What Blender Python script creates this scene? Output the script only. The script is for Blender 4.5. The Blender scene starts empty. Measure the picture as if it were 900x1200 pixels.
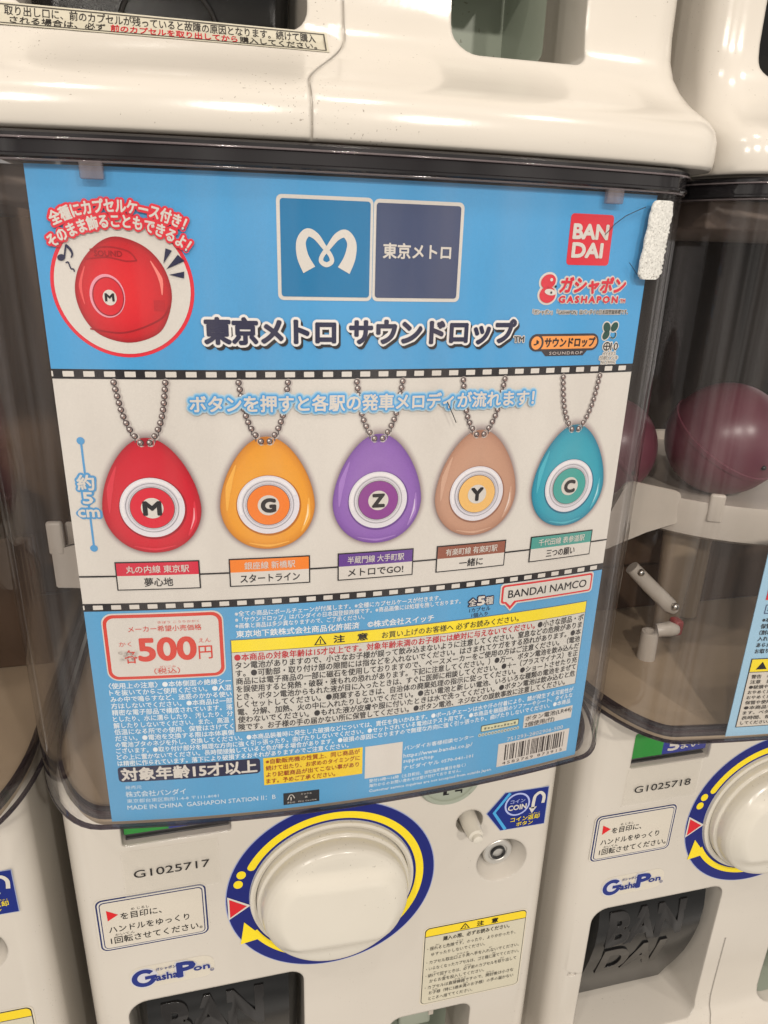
import bpy, bmesh, math, random
from mathutils import Matrix, Vector, Euler
random.seed(7)
scene = bpy.context.scene
COL = scene.collection
R = 0.867                     # plan radius of the bowed front
PITCH = 0.334                 # spacing of the machines in the row
YP = 0.05                     # front plane of the lower panel

# ------------------------------------------------------------------ camera
cam = bpy.data.cameras.new('camera'); camo = bpy.data.objects.new('camera', cam); COL.objects.link(camo)
a, b, c = (math.radians(v) for v in (-13.93975, 69.62348, 1.67943))
rot = Matrix.Rotation(a, 3, 'Z') @ Matrix.Rotation(b, 3, 'X') @ Matrix.Rotation(c, 3, 'Z')
camo.matrix_world = Matrix.Translation((-0.06756, -0.29758, 0.05046)) @ rot.to_4x4()
cam.sensor_fit = 'HORIZONTAL'; cam.sensor_width = 36.0; cam.lens = 831.55 / 900 * 36
cam.clip_start = 0.01; cam.clip_end = 50
scene.camera = camo

# ------------------------------------------------------------------ world, lamps, exposure
w = bpy.data.worlds.new('World'); scene.world = w; w.use_nodes = True
nt = w.node_tree; bg = nt.nodes['Background']
tc = nt.nodes.new('ShaderNodeTexCoord'); sx = nt.nodes.new('ShaderNodeSeparateXYZ'); cr = nt.nodes.new('ShaderNodeValToRGB')
mr = nt.nodes.new('ShaderNodeMapRange'); mr.inputs[1].default_value = -1; mr.inputs[2].default_value = 1
nt.links.new(tc.outputs['Generated'], sx.inputs[0]); nt.links.new(sx.outputs['Z'], mr.inputs[0])
nt.links.new(mr.outputs[0], cr.inputs[0]); mpw = nt.nodes.new('ShaderNodeMapping'); mpw.inputs['Scale'].default_value = (4.5, 4.5, 1.6); nzw = nt.nodes.new('ShaderNodeTexNoise'); nzw.inputs['Scale'].default_value = 1.0; nzw.inputs['Detail'].default_value = 2.0
nt.links.new(tc.outputs['Generated'], mpw.inputs[0]); nt.links.new(mpw.outputs[0], nzw.inputs['Vector'])
rmw = nt.nodes.new('ShaderNodeMapRange'); rmw.inputs[1].default_value = 0.38; rmw.inputs[2].default_value = 0.62; rmw.inputs[3].default_value = 0.45; rmw.inputs[4].default_value = 1.55; nt.links.new(nzw.outputs['Fac'], rmw.inputs[0])
scw = nt.nodes.new('ShaderNodeVectorMath'); scw.operation = 'SCALE'; nt.links.new(cr.outputs[0], scw.inputs[0]); nt.links.new(rmw.outputs[0], scw.inputs['Scale']); nt.links.new(scw.outputs[0], bg.inputs['Color'])
e = cr.color_ramp.elements
e[0].position = 0.0; e[0].color = (0.80, 0.735, 0.66, 1)
e[1].position = 1.0; e[1].color = (0.74, 0.63, 0.575, 1)
m_ = e.new(0.45); m_.color = (0.84, 0.79, 0.73, 1)
m_ = e.new(0.62); m_.color = (0.86, 0.80, 0.74, 1)
bg.inputs['Strength'].default_value = 0.68

def lamp(name, loc, target, size, power, colr=(1.0, 0.93, 0.84)):
    l = bpy.data.lights.new(name, 'AREA'); l.shape = 'DISK'; l.size = size; l.energy = power; l.color = colr
    o = bpy.data.objects.new(name, l); COL.objects.link(o); o.location = loc
    o.rotation_euler = (Vector(target) - Vector(loc)).to_track_quat('-Z', 'Y').to_euler()
    return o
for (x, y, z, p) in ((-0.7, -0.75, 1.55, 4.5), (0.25, -0.6, 1.6, 4.5), (1.05, -0.8, 1.6, 4.5),
                     (-0.25, -1.9, 1.1, 18), (0.75, -2.0, 1.1, 18), (-1.3, -1.9, 1.1, 13)):
    lamp('ceiling_downlight', (x, y, z), (x * 0.3, 0.1, -0.1), 0.09, p)

scene.view_settings.view_transform = 'Standard'; scene.view_settings.look = 'None'
scene.view_settings.exposure = 0.06; scene.view_settings.gamma = 1.0
scene.render.engine = 'CYCLES'
cy = scene.cycles
cy.max_bounces = 10; cy.transparent_max_bounces = 40; cy.glossy_bounces = 5; cy.diffuse_bounces = 4
cy.caustics_reflective = False; cy.caustics_refractive = False; cy.sample_clamp_indirect = 4.0

# ------------------------------------------------------------------ materials
def lin(v):
    v /= 255.0
    return v / 12.92 if v <= 0.04045 else ((v + 0.055) / 1.055) ** 2.4
def rgb(r, g, b): return (lin(r), lin(g), lin(b), 1.0)

def mat(name, base, rough=0.4, spec=0.5, bump=None, speck=None, metallic=0.0, bevel=None, emis=None, mottling=None, coat=0.0):
    m = bpy.data.materials.new(name); m.use_nodes = True
    n = m.node_tree.nodes; L = m.node_tree.links; p = n['Principled BSDF']
    p.inputs['Base Color'].default_value = base; p.inputs['Roughness'].default_value = rough
    p.inputs['Specular IOR Level'].default_value = spec; p.inputs['Metallic'].default_value = metallic
    p.inputs['Coat Weight'].default_value = coat
    tcn = n.new('ShaderNodeTexCoord'); cur = None
    if mottling:
        no = n.new('ShaderNodeTexNoise'); no.inputs['Scale'].default_value = mottling[0]; no.inputs['Detail'].default_value = 5
        L.new(tcn.outputs['Object'], no.inputs['Vector'])
        r_ = n.new('ShaderNodeValToRGB'); r_.color_ramp.elements[0].color = tuple(base[i] * mottling[1] for i in range(3)) + (1,)
        r_.color_ramp.elements[1].color = base; r_.color_ramp.elements[0].position = 0.3; r_.color_ramp.elements[1].position = 0.65
        L.new(no.outputs['Fac'], r_.inputs[0]); cur = r_.outputs[0]
        ro = n.new('ShaderNodeMapRange'); ro.inputs[3].default_value = rough * 0.8; ro.inputs[4].default_value = min(1, rough * 1.35)
        L.new(no.outputs['Fac'], ro.inputs[0]); L.new(ro.outputs[0], p.inputs['Roughness'])
    if speck:                                           # specks of dirt and tiny scuffs
        no = n.new('ShaderNodeTexNoise'); no.inputs['Scale'].default_value = speck[0]; no.inputs['Detail'].default_value = 2
        L.new(tcn.outputs['Object'], no.inputs['Vector'])
        n2 = n.new('ShaderNodeTexNoise'); n2.inputs['Scale'].default_value = 14; n2.inputs['Detail'].default_value = 3
        L.new(tcn.outputs['Object'], n2.inputs['Vector'])
        ad = n.new('ShaderNodeMath'); ad.operation = 'MULTIPLY_ADD'; ad.inputs[1].default_value = 0.28
        L.new(n2.outputs['Fac'], ad.inputs[0]); L.new(no.outputs['Fac'], ad.inputs[2])
        r_ = n.new('ShaderNodeValToRGB'); r_.color_ramp.elements[0].position = speck[1]; r_.color_ramp.elements[1].position = speck[1] + 0.03
        r_.color_ramp.elements[0].color = (0, 0, 0, 1); r_.color_ramp.elements[1].color = (1, 1, 1, 1)
        L.new(ad.outputs[0], r_.inputs[0])
        mx = n.new('ShaderNodeMix'); mx.data_type = 'RGBA'
        fm = n.new('ShaderNodeMath'); fm.operation = 'MULTIPLY'; fm.inputs[1].default_value = 0.55
        L.new(r_.outputs[0], fm.inputs[0]); L.new(fm.outputs[0], mx.inputs[0])
        if cur: L.new(cur, mx.inputs[6])
        else: mx.inputs[6].default_value = base
        mx.inputs[7].default_value = (0.10, 0.075, 0.05, 1); cur = mx.outputs[2]
    if cur: L.new(cur, p.inputs['Base Color'])
    nrm = None
    if bevel:
        bv = n.new('ShaderNodeBevel'); bv.samples = 4; bv.inputs['Radius'].default_value = bevel; nrm = bv.outputs[0]
    if bump:
        no = n.new('ShaderNodeTexNoise'); no.inputs['Scale'].default_value = bump[0]; no.inputs['Detail'].default_value = 4
        L.new(tcn.outputs['Object'], no.inputs['Vector'])
        bu = n.new('ShaderNodeBump'); bu.inputs['Strength'].default_value = bump[1]; bu.inputs['Distance'].default_value = bump[2]
        L.new(no.outputs['Fac'], bu.inputs['Height'])
        if nrm: L.new(nrm, bu.inputs['Normal'])
        nrm = bu.outputs[0]
    if nrm: L.new(nrm, p.inputs['Normal'])
    if emis:
        p.inputs['Emission Color'].default_value = base; p.inputs['Emission Strength'].default_value = emis
    return m

def clear(name, tint, f0=0.04, rough=0.03, haze=0.0, hazecol=(0.5, 0.45, 0.45, 1), streak=False, graze=0.8):
    m = bpy.data.materials.new(name); m.use_nodes = True
    n = m.node_tree.nodes; L = m.node_tree.links; n.clear()
    out = n.new('ShaderNodeOutputMaterial'); tr = n.new('ShaderNodeBsdfTransparent'); tr.inputs[0].default_value = tint
    gl = n.new('ShaderNodeBsdfGlossy'); gl.inputs['Roughness'].default_value = rough
    lw = n.new('ShaderNodeLayerWeight'); lw.inputs[0].default_value = 0.5
    pw = n.new('ShaderNodeMath'); pw.operation = 'POWER'; pw.inputs[1].default_value = 5
    ma = n.new('ShaderNodeMath'); ma.operation = 'MULTIPLY_ADD'; ma.inputs[1].default_value = graze; ma.inputs[2].default_value = f0
    L.new(lw.outputs['Facing'], pw.inputs[0]); L.new(pw.outputs[0], ma.inputs[0])
    base = tr.outputs[0]
    if haze > 0:
        df = n.new('ShaderNodeBsdfDiffuse'); df.inputs[0].default_value = hazecol
        hm = n.new('ShaderNodeMixShader'); L.new(tr.outputs[0], hm.inputs[1]); L.new(df.outputs[0], hm.inputs[2])
        hm.inputs[0].default_value = haze
        if streak:                                      # upright glare streaks painted into the haze of the plastic
            tcn = n.new('ShaderNodeTexCoord'); mp = n.new('ShaderNodeMapping'); mp.inputs['Scale'].default_value = (55, 55, 5)
            no = n.new('ShaderNodeTexNoise'); no.inputs['Scale'].default_value = 1.0; no.inputs['Detail'].default_value = 4
            L.new(tcn.outputs['Object'], mp.inputs[0]); L.new(mp.outputs[0], no.inputs['Vector'])
            mr2 = n.new('ShaderNodeMapRange'); mr2.inputs[1].default_value = 0.42; mr2.inputs[2].default_value = 0.72
            mr2.inputs[3].default_value = haze * 0.2; mr2.inputs[4].default_value = haze * 4.0
            L.new(no.outputs['Fac'], mr2.inputs[0]); L.new(mr2.outputs[0], hm.inputs[0])
        base = hm.outputs[0]
    mx = n.new('ShaderNodeMixShader'); L.new(ma.outputs[0], mx.inputs[0]); L.new(base, mx.inputs[1]); L.new(gl.outputs[0], mx.inputs[2])
    L.new(mx.outputs[0], out.inputs[0])
    return m

M = {}
M['body'] = mat('cream_plastic', (0.575, 0.535, 0.475, 1), 0.15, 0.5, bump=(320, 0.05, 0.0006), speck=(900, 0.868), bevel=0.0022, mottling=(9, 0.94))
M['knob'] = mat('knob_plastic', (0.62, 0.585, 0.51, 1), 0.22, 0.5, bump=(260, 0.08, 0.0006), speck=(700, 0.862), mottling=(12, 0.95))
M['recess'] = mat('grey_green_plastic', (0.30, 0.33, 0.27, 1), 0.4, 0.4, speck=(380, 0.86))
M['flap'] = mat('smoked_flap_plastic', (0.011, 0.0115, 0.012, 1), 0.18, 0.32, bump=(60, 0.05, 0.001), mottling=(14, 0.7))
M['relief'] = mat('flap_relief_plastic', (0.010, 0.009, 0.009, 1), 0.16, 0.5, bevel=0.0008)
M['dark'] = mat('black_plastic', (0.012, 0.012, 0.013, 1), 0.3, 0.5)
M['seam'] = mat('seam_shade_brown', (0.10, 0.075, 0.05, 1), 0.7, 0.2)  # brown standing in for the shade in the shell gap
M['cover'] = clear('clear_plastic', (0.988, 0.984, 0.986, 1), 0.028, 0.015, 0.007, (0.55, 0.46, 0.42, 1), True)
M['rim'] = clear('smoked_rim_plastic', (0.34, 0.31, 0.36, 1), 0.05, 0.06, 0.18, (0.055, 0.048, 0.06, 1))
M['toprim'] = clear('smoked_collar_plastic', (0.22, 0.21, 0.225, 1), 0.06, 0.05, 0.22, (0.06, 0.055, 0.06, 1))
M['clip'] = clear('cloudy_clip_plastic', (0.80, 0.75, 0.77, 1), 0.05, 0.08, 0.20, (0.42, 0.36, 0.36, 1))
M['tape'] = clear('clear_tape', (0.985, 0.98, 0.97, 1), 0.02, 0.15, 0.16, (0.86, 0.83, 0.76, 1), False, 0.2)
M['back'] = mat('brown_back_panel', (0.070, 0.045, 0.028, 1), 0.45, 0.4, mottling=(6, 0.5))
M['beige'] = mat('beige_hopper_plastic', (0.37, 0.285, 0.195, 1), 0.4, 0.4, mottling=(10, 0.8))
M['brown'] = mat('brown_bracket', (0.085, 0.052, 0.032, 1), 0.5, 0.3, mottling=(20, 0.7))
M['white'] = mat('white_mechanism_plastic', (0.52, 0.47, 0.405, 1), 0.3, 0.5, mottling=(15, 0.85))
M['red'] = mat('red_plastic', (0.35, 0.03, 0.03, 1), 0.35, 0.5)
M['steel'] = mat('worn_steel', (0.55, 0.52, 0.47, 1), 0.3, 0.5, metallic=1.0)
M['lockface'] = mat('satin_lock_metal', (0.62, 0.60, 0.56, 1), 0.34, 0.5, metallic=0.7)
M['capsule'] = mat('plum_capsule_plastic', (0.15, 0.042, 0.062, 1), 0.3, 0.5, mottling=(14, 0.7))
M['velcro'] = mat('hook_loop_fibre', (0.68, 0.67, 0.63, 1), 0.9, 0.1, bump=(1500, 0.8, 0.0006), speck=(1300, 0.80), mottling=(900, 0.7))
M['hair'] = mat('stray_fibre', (0.03, 0.03, 0.03, 1), 0.5, 0.2)
M['support_slab'] = mat('grey_slab', (0.25, 0.22, 0.19, 1), 0.5, 0.4, mottling=(3, 0.8))

def ink_mat(name, rough, coat=0.0):
    m = bpy.data.materials.new(name); m.use_nodes = True
    n = m.node_tree.nodes; L = m.node_tree.links; p = n['Principled BSDF']
    at = n.new('ShaderNodeAttribute'); at.attribute_name = 'ink'
    tcn = n.new('ShaderNodeTexCoord'); no = n.new('ShaderNodeTexNoise'); no.inputs['Scale'].default_value = 1400; no.inputs['Detail'].default_value = 2
    L.new(tcn.outputs['Object'], no.inputs['Vector'])
    n2 = n.new('ShaderNodeTexNoise'); n2.inputs['Scale'].default_value = 22; n2.inputs['Detail'].default_value = 4
    L.new(tcn.outputs['Object'], n2.inputs['Vector'])
    ad = n.new('ShaderNodeMath'); ad.operation = 'ADD'; L.new(no.outputs['Fac'], ad.inputs[0]); L.new(n2.outputs['Fac'], ad.inputs[1])
    r = n.new('ShaderNodeMapRange'); r.inputs[1].default_value = 0.5; r.inputs[2].default_value = 1.5; r.inputs[3].default_value = 0.90; r.inputs[4].default_value = 1.05
    L.new(ad.outputs[0], r.inputs[0])
    mx = n.new('ShaderNodeVectorMath'); mx.operation = 'SCALE'; L.new(at.outputs['Color'], mx.inputs[0]); L.new(r.outputs[0], mx.inputs['Scale'])
    L.new(mx.outputs[0], p.inputs['Base Color']); p.inputs['Roughness'].default_value = rough; p.inputs['Specular IOR Level'].default_value = 0.22
    p.inputs['Coat Weight'].default_value = coat
    return m
M['ink'] = ink_mat('printed_ink', 0.45)
M['vinyl'] = ink_mat('printed_vinyl', 0.28)

# ------------------------------------------------------------------ object helpers
def link(o, parent=None):
    COL.objects.link(o)
    if parent: o.parent = parent
    return o
def thing(name, label, cat, loc=(0, 0, 0), group=None):
    o = bpy.data.objects.new(name, None); o.empty_display_size = 0.02; COL.objects.link(o); o.location = loc
    o['label'] = label; o['category'] = cat
    if group: o['group'] = group
    return o
def mesh_obj(name, verts, faces, m, parent=None, smooth=None):
    me = bpy.data.meshes.new(name); me.from_pydata([tuple(v) for v in verts], [], faces)
    me.materials.append(m)
    if smooth is not None:
        for p in me.polygons: p.use_smooth = True
        me.set_sharp_from_angle(angle=math.radians(smooth))
    me.update()
    return link(bpy.data.objects.new(name, me), parent)
def bm_obj(name, bm, m, parent=None, smooth=None, recalc=True):
    if recalc: bmesh.ops.recalc_face_normals(bm, faces=bm.faces)
    me = bpy.data.meshes.new(name); bm.to_mesh(me); bm.free(); me.materials.append(m)
    if smooth is not None:
        for p in me.polygons: p.use_smooth = True
        me.set_sharp_from_angle(angle=math.radians(smooth))
    return link(bpy.data.objects.new(name, me), parent)
def loft(bm, rings, close=True, cap0=True, cap1=True):
    vs = [[bm.verts.new(p) for p in r] for r in rings]
    n = len(vs[0])
    for A, B in zip(vs, vs[1:]):
        for i in range(n if close else n - 1):
            j = (i + 1) % n
            bm.faces.new((A[i], A[j], B[j], B[i]))
    if cap0: bm.faces.new(vs[0])
    if cap1: bm.faces.new(vs[-1])
    return vs
def rbox(bm, x0, x1, y0, y1, z0, z1, r=0.002, seg=3):
    vs = [bm.verts.new((x, y, z)) for x in (x0, x1) for y in (y0, y1) for z in (z0, z1)]
    fs = [bm.faces.new([vs[i] for i in q]) for q in ((0, 1, 3, 2), (4, 6, 7, 5), (0, 4, 5, 1), (2, 3, 7, 6), (0, 2, 6, 4), (1, 5, 7, 3))]
    if r > 0:
        es = set(e for f in fs for e in f.edges)
        bmesh.ops.bevel(bm, geom=list(es), offset=r, segments=seg, affect='EDGES', profile=0.5)
def lathe_y(bm, cx, cz, prof, n=64, cap0=False, cap1=True, sx=1.0, sz=1.0):
    """profile of (radius, y) turned about an axis that runs into the machine"""
    rings = [[(cx + r * sx * math.cos(t), y, cz + r * sz * math.sin(t)) for t in (2 * math.pi * i / n for i in range(n))] for r, y in prof]
    return loft(bm, rings, True, cap0, cap1)
def tube(bm, pts, r, n=10):
    pts = [Vector(p) for p in pts]; rings = []
    for i, p in enumerate(pts):
        d = (pts[min(i + 1, len(pts) - 1)] - pts[max(i - 1, 0)]).normalized()
        u = d.cross(Vector((0, 0, 1))); u = u.normalized() if u.length > 1e-4 else Vector((1, 0, 0)); v = d.cross(u)
        rr = r[i] if isinstance(r, (list, tuple)) else r
        rings.append([p + u * rr * math.cos(t) + v * rr * math.sin(t) for t in (2 * math.pi * k / n for k in range(n))])
    loft(bm, rings)
def dup_tree(o, parent=None, skip=()):
    c_ = o.copy(); COL.objects.link(c_)
    if parent: c_.parent = parent
    for ch in list(o.children):
        if ch.name.split('.')[0] not in skip: dup_tree(ch, c_, skip)
    return c_

# ------------------------------------------------------------------ flat printing (mm on a card or panel)
FONT = bpy.data.curves.new('type', 'FONT'); FONT_O = bpy.data.objects.new('type', FONT)
def glyphs(s, bold=0.0, res=2, spacing=1.0):
    FONT.body = s; FONT.offset = bold; FONT.size = 1.0; FONT.resolution_u = res; FONT.space_character = spacing
    me = FONT_O.to_mesh(); v = [(p.co.x, p.co.y) for p in me.vertices]; f = [tuple(p.vertices) for p in me.polygons]
    FONT_O.to_mesh_clear(); return v, f

def on_card(s, z, o): # millimetres -> the bowed card
    t = s * 0.001 / R; r = R + o
    return (r * math.sin(t), R - r * math.cos(t), z * 0.001)
def on_panel(s, z, o): return (s * 0.001, YP - o, z * 0.001)
STEP = 0.00013
W_ = (206, 202, 194); K_ = (22, 20, 24)
class Print:
    def __init__(self, fmap, layer0=0): self.v = []; self.f = []; self.c = []; self.map = fmap; self.l0 = layer0
    def add(self, pts, faces, col, layer):
        b = len(self.v); o = (layer + self.l0) * STEP
        for i, (s, z) in enumerate(pts):
            self.v.append(self.map(s, z, o)); self.c.append(col[i] if isinstance(col, list) else col)
        self.f += [tuple(b + i for i in q) for q in faces]
    def poly(self, pts, col, layer): self.add(pts, [tuple(range(len(pts)))], col, layer)
    def cols(self, xs, lo, hi, col, layer):               # strip between two curves, sampled in columns
        pts = []; fs = []
        for i, x in enumerate(xs): pts += [(x, lo[i]), (x, hi[i])]
        for i in range(len(xs) - 1): fs.append((2 * i, 2 * i + 2, 2 * i + 3, 2 * i + 1))
        self.add(pts, fs, col, layer)
    def rect(self, x0, x1, z0, z1, col, layer):
        n = max(1, int(abs(x1 - x0) / 5)); xs = [x0 + (x1 - x0) * i / n for i in range(n + 1)]
        self.cols(xs, [min(z0, z1)] * (n + 1), [max(z0, z1)] * (n + 1), col, layer)
    def rrect(self, x0, x1, z0, z1, r, col, layer, corners='1111'):
        z0, z1 = min(z0, z1), max(z0, z1)
        a = [r * (1 - math.cos(math.pi / 2 * i / 6)) for i in range(7)]
        n = max(1, int((x1 - x0 - 2 * r) / 5)); mid = [x0 + r + (x1 - x0 - 2 * r) * i / n for i in range(1, n)]
        xs = [x0 + t for t in a] + mid + [x1 - t for t in reversed(a)]
        def ins(x, k0, k1):
            d = (x - x0) if x < x0 + r else ((x1 - x) if x > x1 - r else r)
            on = k0 if x < x0 + r else (k1 if x > x1 - r else False)
            return r - math.sqrt(max(0, r * r - (r - d) ** 2)) if on else 0.0
        k = [q == '1' for q in corners]                   # tl tr bl br
        self.cols(xs, [z0 + ins(x, k[2], k[3]) for x in xs], [z1 - ins(x, k[0], k[1]) for x in xs], col, layer)
    def frame(self, x0, x1, z0, z1, t, col, layer):
        z0, z1 = min(z0, z1), max(z0, z1)
        self.rect(x0, x1, z1 - t, z1, col, layer); self.rect(x0, x1, z0, z0 + t, col, layer)
        self.rect(x0, x0 + t, z0 + t, z1 - t, col, layer); self.rect(x1 - t, x1, z0 + t, z1 - t, col, layer)
    def ell(self, cx, cz, rx, rz, col, layer, n=40, rot=0.0):
        ca, sa = math.cos(rot), math.sin(rot); P = [(cx, cz)]
        for i in range(n):
            t = 2 * math.pi * i / n; u, v = rx * math.cos(t), rz * math.sin(t); P.append((cx + u * ca - v * sa, cz + u * sa + v * ca))
        self.add(P, [(0, 1 + i, 1 + (i + 1) % n) for i in range(n)], col, layer)
    def ring(self, cx, cz, ro, ri, col, layer, a0=0.0, a1=360.0, n=64, sz=1.0, roundcap=False):
        k = max(6, int(n * abs(a1 - a0) / 360)); P = []
        for i in range(k + 1):
            t = math.radians(a0 + (a1 - a0) * i / k)
            P += [(cx + ro * math.cos(t), cz + ro * sz * math.sin(t)), (cx + ri * math.cos(t), cz + ri * sz * math.sin(t))]
        self.add(P, [(2 * i, 2 * i + 1, 2 * i + 3, 2 * i + 2) for i in range(k)], col, layer)
        if roundcap:
            for q in roundcap:
                t = math.radians(q); rm = (ro + ri) / 2
                self.ell(cx + rm * math.cos(t), cz + rm * sz * math.sin(t), (ro - ri) / 2, (ro - ri) / 2, col, layer + 0.4, 16)
    def stroke(self, pts, wd, col, layer, sub=8):
        P = []; W = []
        n = len(pts)
        for i in range(n - 1):
            p0, p1, p2, p3 = pts[max(i - 1, 0)], pts[i], pts[i + 1], pts[min(i + 2, n - 1)]
            for k in range(sub):
                t = k / sub
                P.append(tuple(0.5 * (2 * p1[j] + (p2[j] - p0[j]) * t + (2 * p0[j] - 5 * p1[j] + 4 * p2[j] - p3[j]) * t * t + (3 * p1[j] - p0[j] - 3 * p2[j] + p3[j]) * t ** 3) for j in (0, 1)))
                w0 = wd[i] if isinstance(wd, list) else wd; w1 = wd[i + 1] if isinstance(wd, list) else wd
                W.append(w0 + (w1 - w0) * t)
        P.append(pts[-1]); W.append(wd[-1] if isinstance(wd, list) else wd)
        V = []
        for i, p in enumerate(P):
            q0, q1 = P[max(i - 1, 0)], P[min(i + 1, len(P) - 1)]; dx, dz = q1[0] - q0[0], q1[1] - q0[1]; l = math.hypot(dx, dz) or 1
            V += [(p[0] - dz / l * W[i] / 2, p[1] + dx / l * W[i] / 2), (p[0] + dz / l * W[i] / 2, p[1] - dx / l * W[i] / 2)]
        self.add(V, [(2 * i, 2 * i + 1, 2 * i + 3, 2 * i + 2) for i in range(len(P) - 1)], col, layer)
    def text(self, s, x0, x1, zc, h, col, layer, bold=0.0, res=2, outline=None, shadow=None, arc=None, slant=0.0, latin=False, caps=None, spacing=1.0):
        """ink runs from x0 to x1; zc is the middle of the em box, h its height"""
        v0, _ = glyphs(s, 0.0, 1, spacing)
        if not v0: return
        mn = min(p[0] for p in v0); mx = max(p[0] for p in v0); k = (x1 - x0) / (mx - mn)
        base = 0.345 if latin else 0.38
        def place(v):
            out = []
            for (x, y) in v:
                u = x0 + (x - mn) * k; wv = (y - base) * h + slant * 0
                u += slant * (y - base) * h
                if arc:
                    cx, r = arc; t = (u - cx) / r; out.append((cx + (r + wv) * math.sin(t), zc - r + (r + wv) * math.cos(t)))
                else: out.append((u, zc + wv))
            return out
        for (off, oc, ol, dx, dz) in (outline or []):      # a border: the letter printed round a small circle
            v, f = glyphs(s, 0.0, 1, spacing); pv = place(v); m_ = 16
            for j in range(m_):
                t = 2 * math.pi * (j + 0.37) / m_; self.add([(p + dx + off * h * math.cos(t), q + dz + off * h * math.sin(t)) for p, q in pv], f, oc, ol + 0.05 * j)
            self.add([(p + dx, q + dz) for p, q in pv], f, oc, ol + 0.85)
        if bold <= 0.002:
            v, f = glyphs(s, 0.0, res, spacing); self.add(place(v), f, col, layer)
        else:
            v, f = glyphs(s, 0.0, res, spacing); pv = place(v); m_ = 8 if bold > 0.025 else 4
            for j in range(m_):
                t = 2 * math.pi * (j + 0.5) / m_; self.add([(p + bold * h * math.cos(t), q + bold * h * math.sin(t)) for p, q in pv], f, col, layer + 0.06 * j)
            self.add(pv, f, col, layer + 0.6)
    def build(self, name, parent=None, m=None):
        me = bpy.data.meshes.new(name); me.from_pydata(self.v, [], self.f)
        at = me.color_attributes.new('ink', 'FLOAT_COLOR', 'POINT')
        flat = []
        for cc in self.c: flat += [lin(cc[0]), lin(cc[1]), lin(cc[2]), 1.0]
        at.data.foreach_set('color', flat)
        me.materials.append(m or M['ink']); me.update()
        # every printed face looks towards the viewer
        flip = [p.index for p in me.polygons if p.normal.y > 0]
        if flip:
            bm = bmesh.new(); bm.from_mesh(me); bm.faces.ensure_lookup_table()
            bmesh.ops.reverse_faces(bm, faces=[bm.faces[i] for i in flip]); bm.to_mesh(me); bm.free()
        return link(bpy.data.objects.new(name, me), parent)

# ------------------------------------------------------------------ the machine
XC, HW = -0.0085, 0.1585
ZB = -0.605                                               # foot of a machine
def smooth01(t): t = max(0.0, min(1.0, t)); return t * t * (3 - 2 * t)
PROF = [(-0.605, 0.0000), (-0.604, -0.0015), (-0.601, -0.0022), (-0.5935, -0.0020), (-0.589, 0.0003), (-0.585, 0.0050), (-0.581, 0.0125), (-0.576, 0.0235),
        (-0.570, 0.0345), (-0.563, 0.0432), (-0.555, 0.0480), (-0.545, 0.0497), (-0.530, YP), (-0.40, YP), (-0.2365, YP)]
def body_ring(z, y):
    bow = smooth01((YP - y) / 0.04); hw = HW + 0.0065 * bow; rc = 0.016 + 0.004 * bow; pts = []
    x0, x1 = XC - hw, XC + hw
    def yb(x): return y + bow * (R - math.sqrt(R * R - (x * x)))
    pts.append((x0, 0.42)); pts.append((x0, 0.25))
    ycl = yb(x0 + rc) + rc; ycr = yb(x1 - rc) + rc
    for i in range(9): t = math.pi + math.pi / 2 * i / 8; pts.append((x0 + rc + rc * math.cos(t), ycl + rc * math.sin(t)))
    for i in range(1, 20): x = x0 + rc + (x1 - x0 - 2 * rc) * i / 20; pts.append((x, yb(x)))
    for i in range(9): t = -math.pi / 2 + math.pi / 2 * i / 8; pts.append((x1 - rc + rc * math.cos(t), ycr + rc * math.sin(t)))
    pts.append((x1, 0.25)); pts.append((x1, 0.42))
    return [(p[0], p[1], z) for p in pts]

def prism(bm, poly, axis, a0, a1):
    """poly in the plane across axis; axis 'x': (y,z) pairs, axis 'y': (x,z) pairs"""
    f = (lambda p, q: (q, p[0], p[1])) if axis == 'x' else (lambda p, q: (p[0], q, p[1]))
    loft(bm, [[f(p, a0) for p in poly], [f(p, a1) for p in poly]])
def rpoly(x0, x1, z0, z1, rs, n=6):
    """rounded rectangle, radii bl br tr tl"""
    out = []
    for (cx, cz, r, t0) in ((x0 + rs[0], z0 + rs[0], rs[0], 180), (x1 - rs[1], z0 + rs[1], rs[1], 270), (x1 - rs[2], z1 - rs[2], rs[2], 0), (x0 + rs[3], z1 - rs[3], rs[3], 90)):
        for i in range(n + 1): t = math.radians(t0 + 90 * i / n); out.append((cx + r * math.cos(t), cz + r * math.sin(t)))
    return out

def boolean(o, cutters):
    for i, cobj in enumerate(cutters):
        md = o.modifiers.new('cut', 'BOOLEAN'); md.operation = 'DIFFERENCE'; md.solver = 'EXACT'; md.object = cobj
    bpy.context.view_layer.update()
    dg = bpy.context.evaluated_depsgraph_get()
    me = bpy.data.meshes.new_from_object(o.evaluated_get(dg)); old = o.data
    o.modifiers.clear(); o.data = me; me.name = old.name
    for p in me.polygons: p.use_smooth = True
    me.set_sharp_from_angle(angle=math.radians(32))
    for cobj in cutters: bpy.data.objects.remove(cobj)

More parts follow.
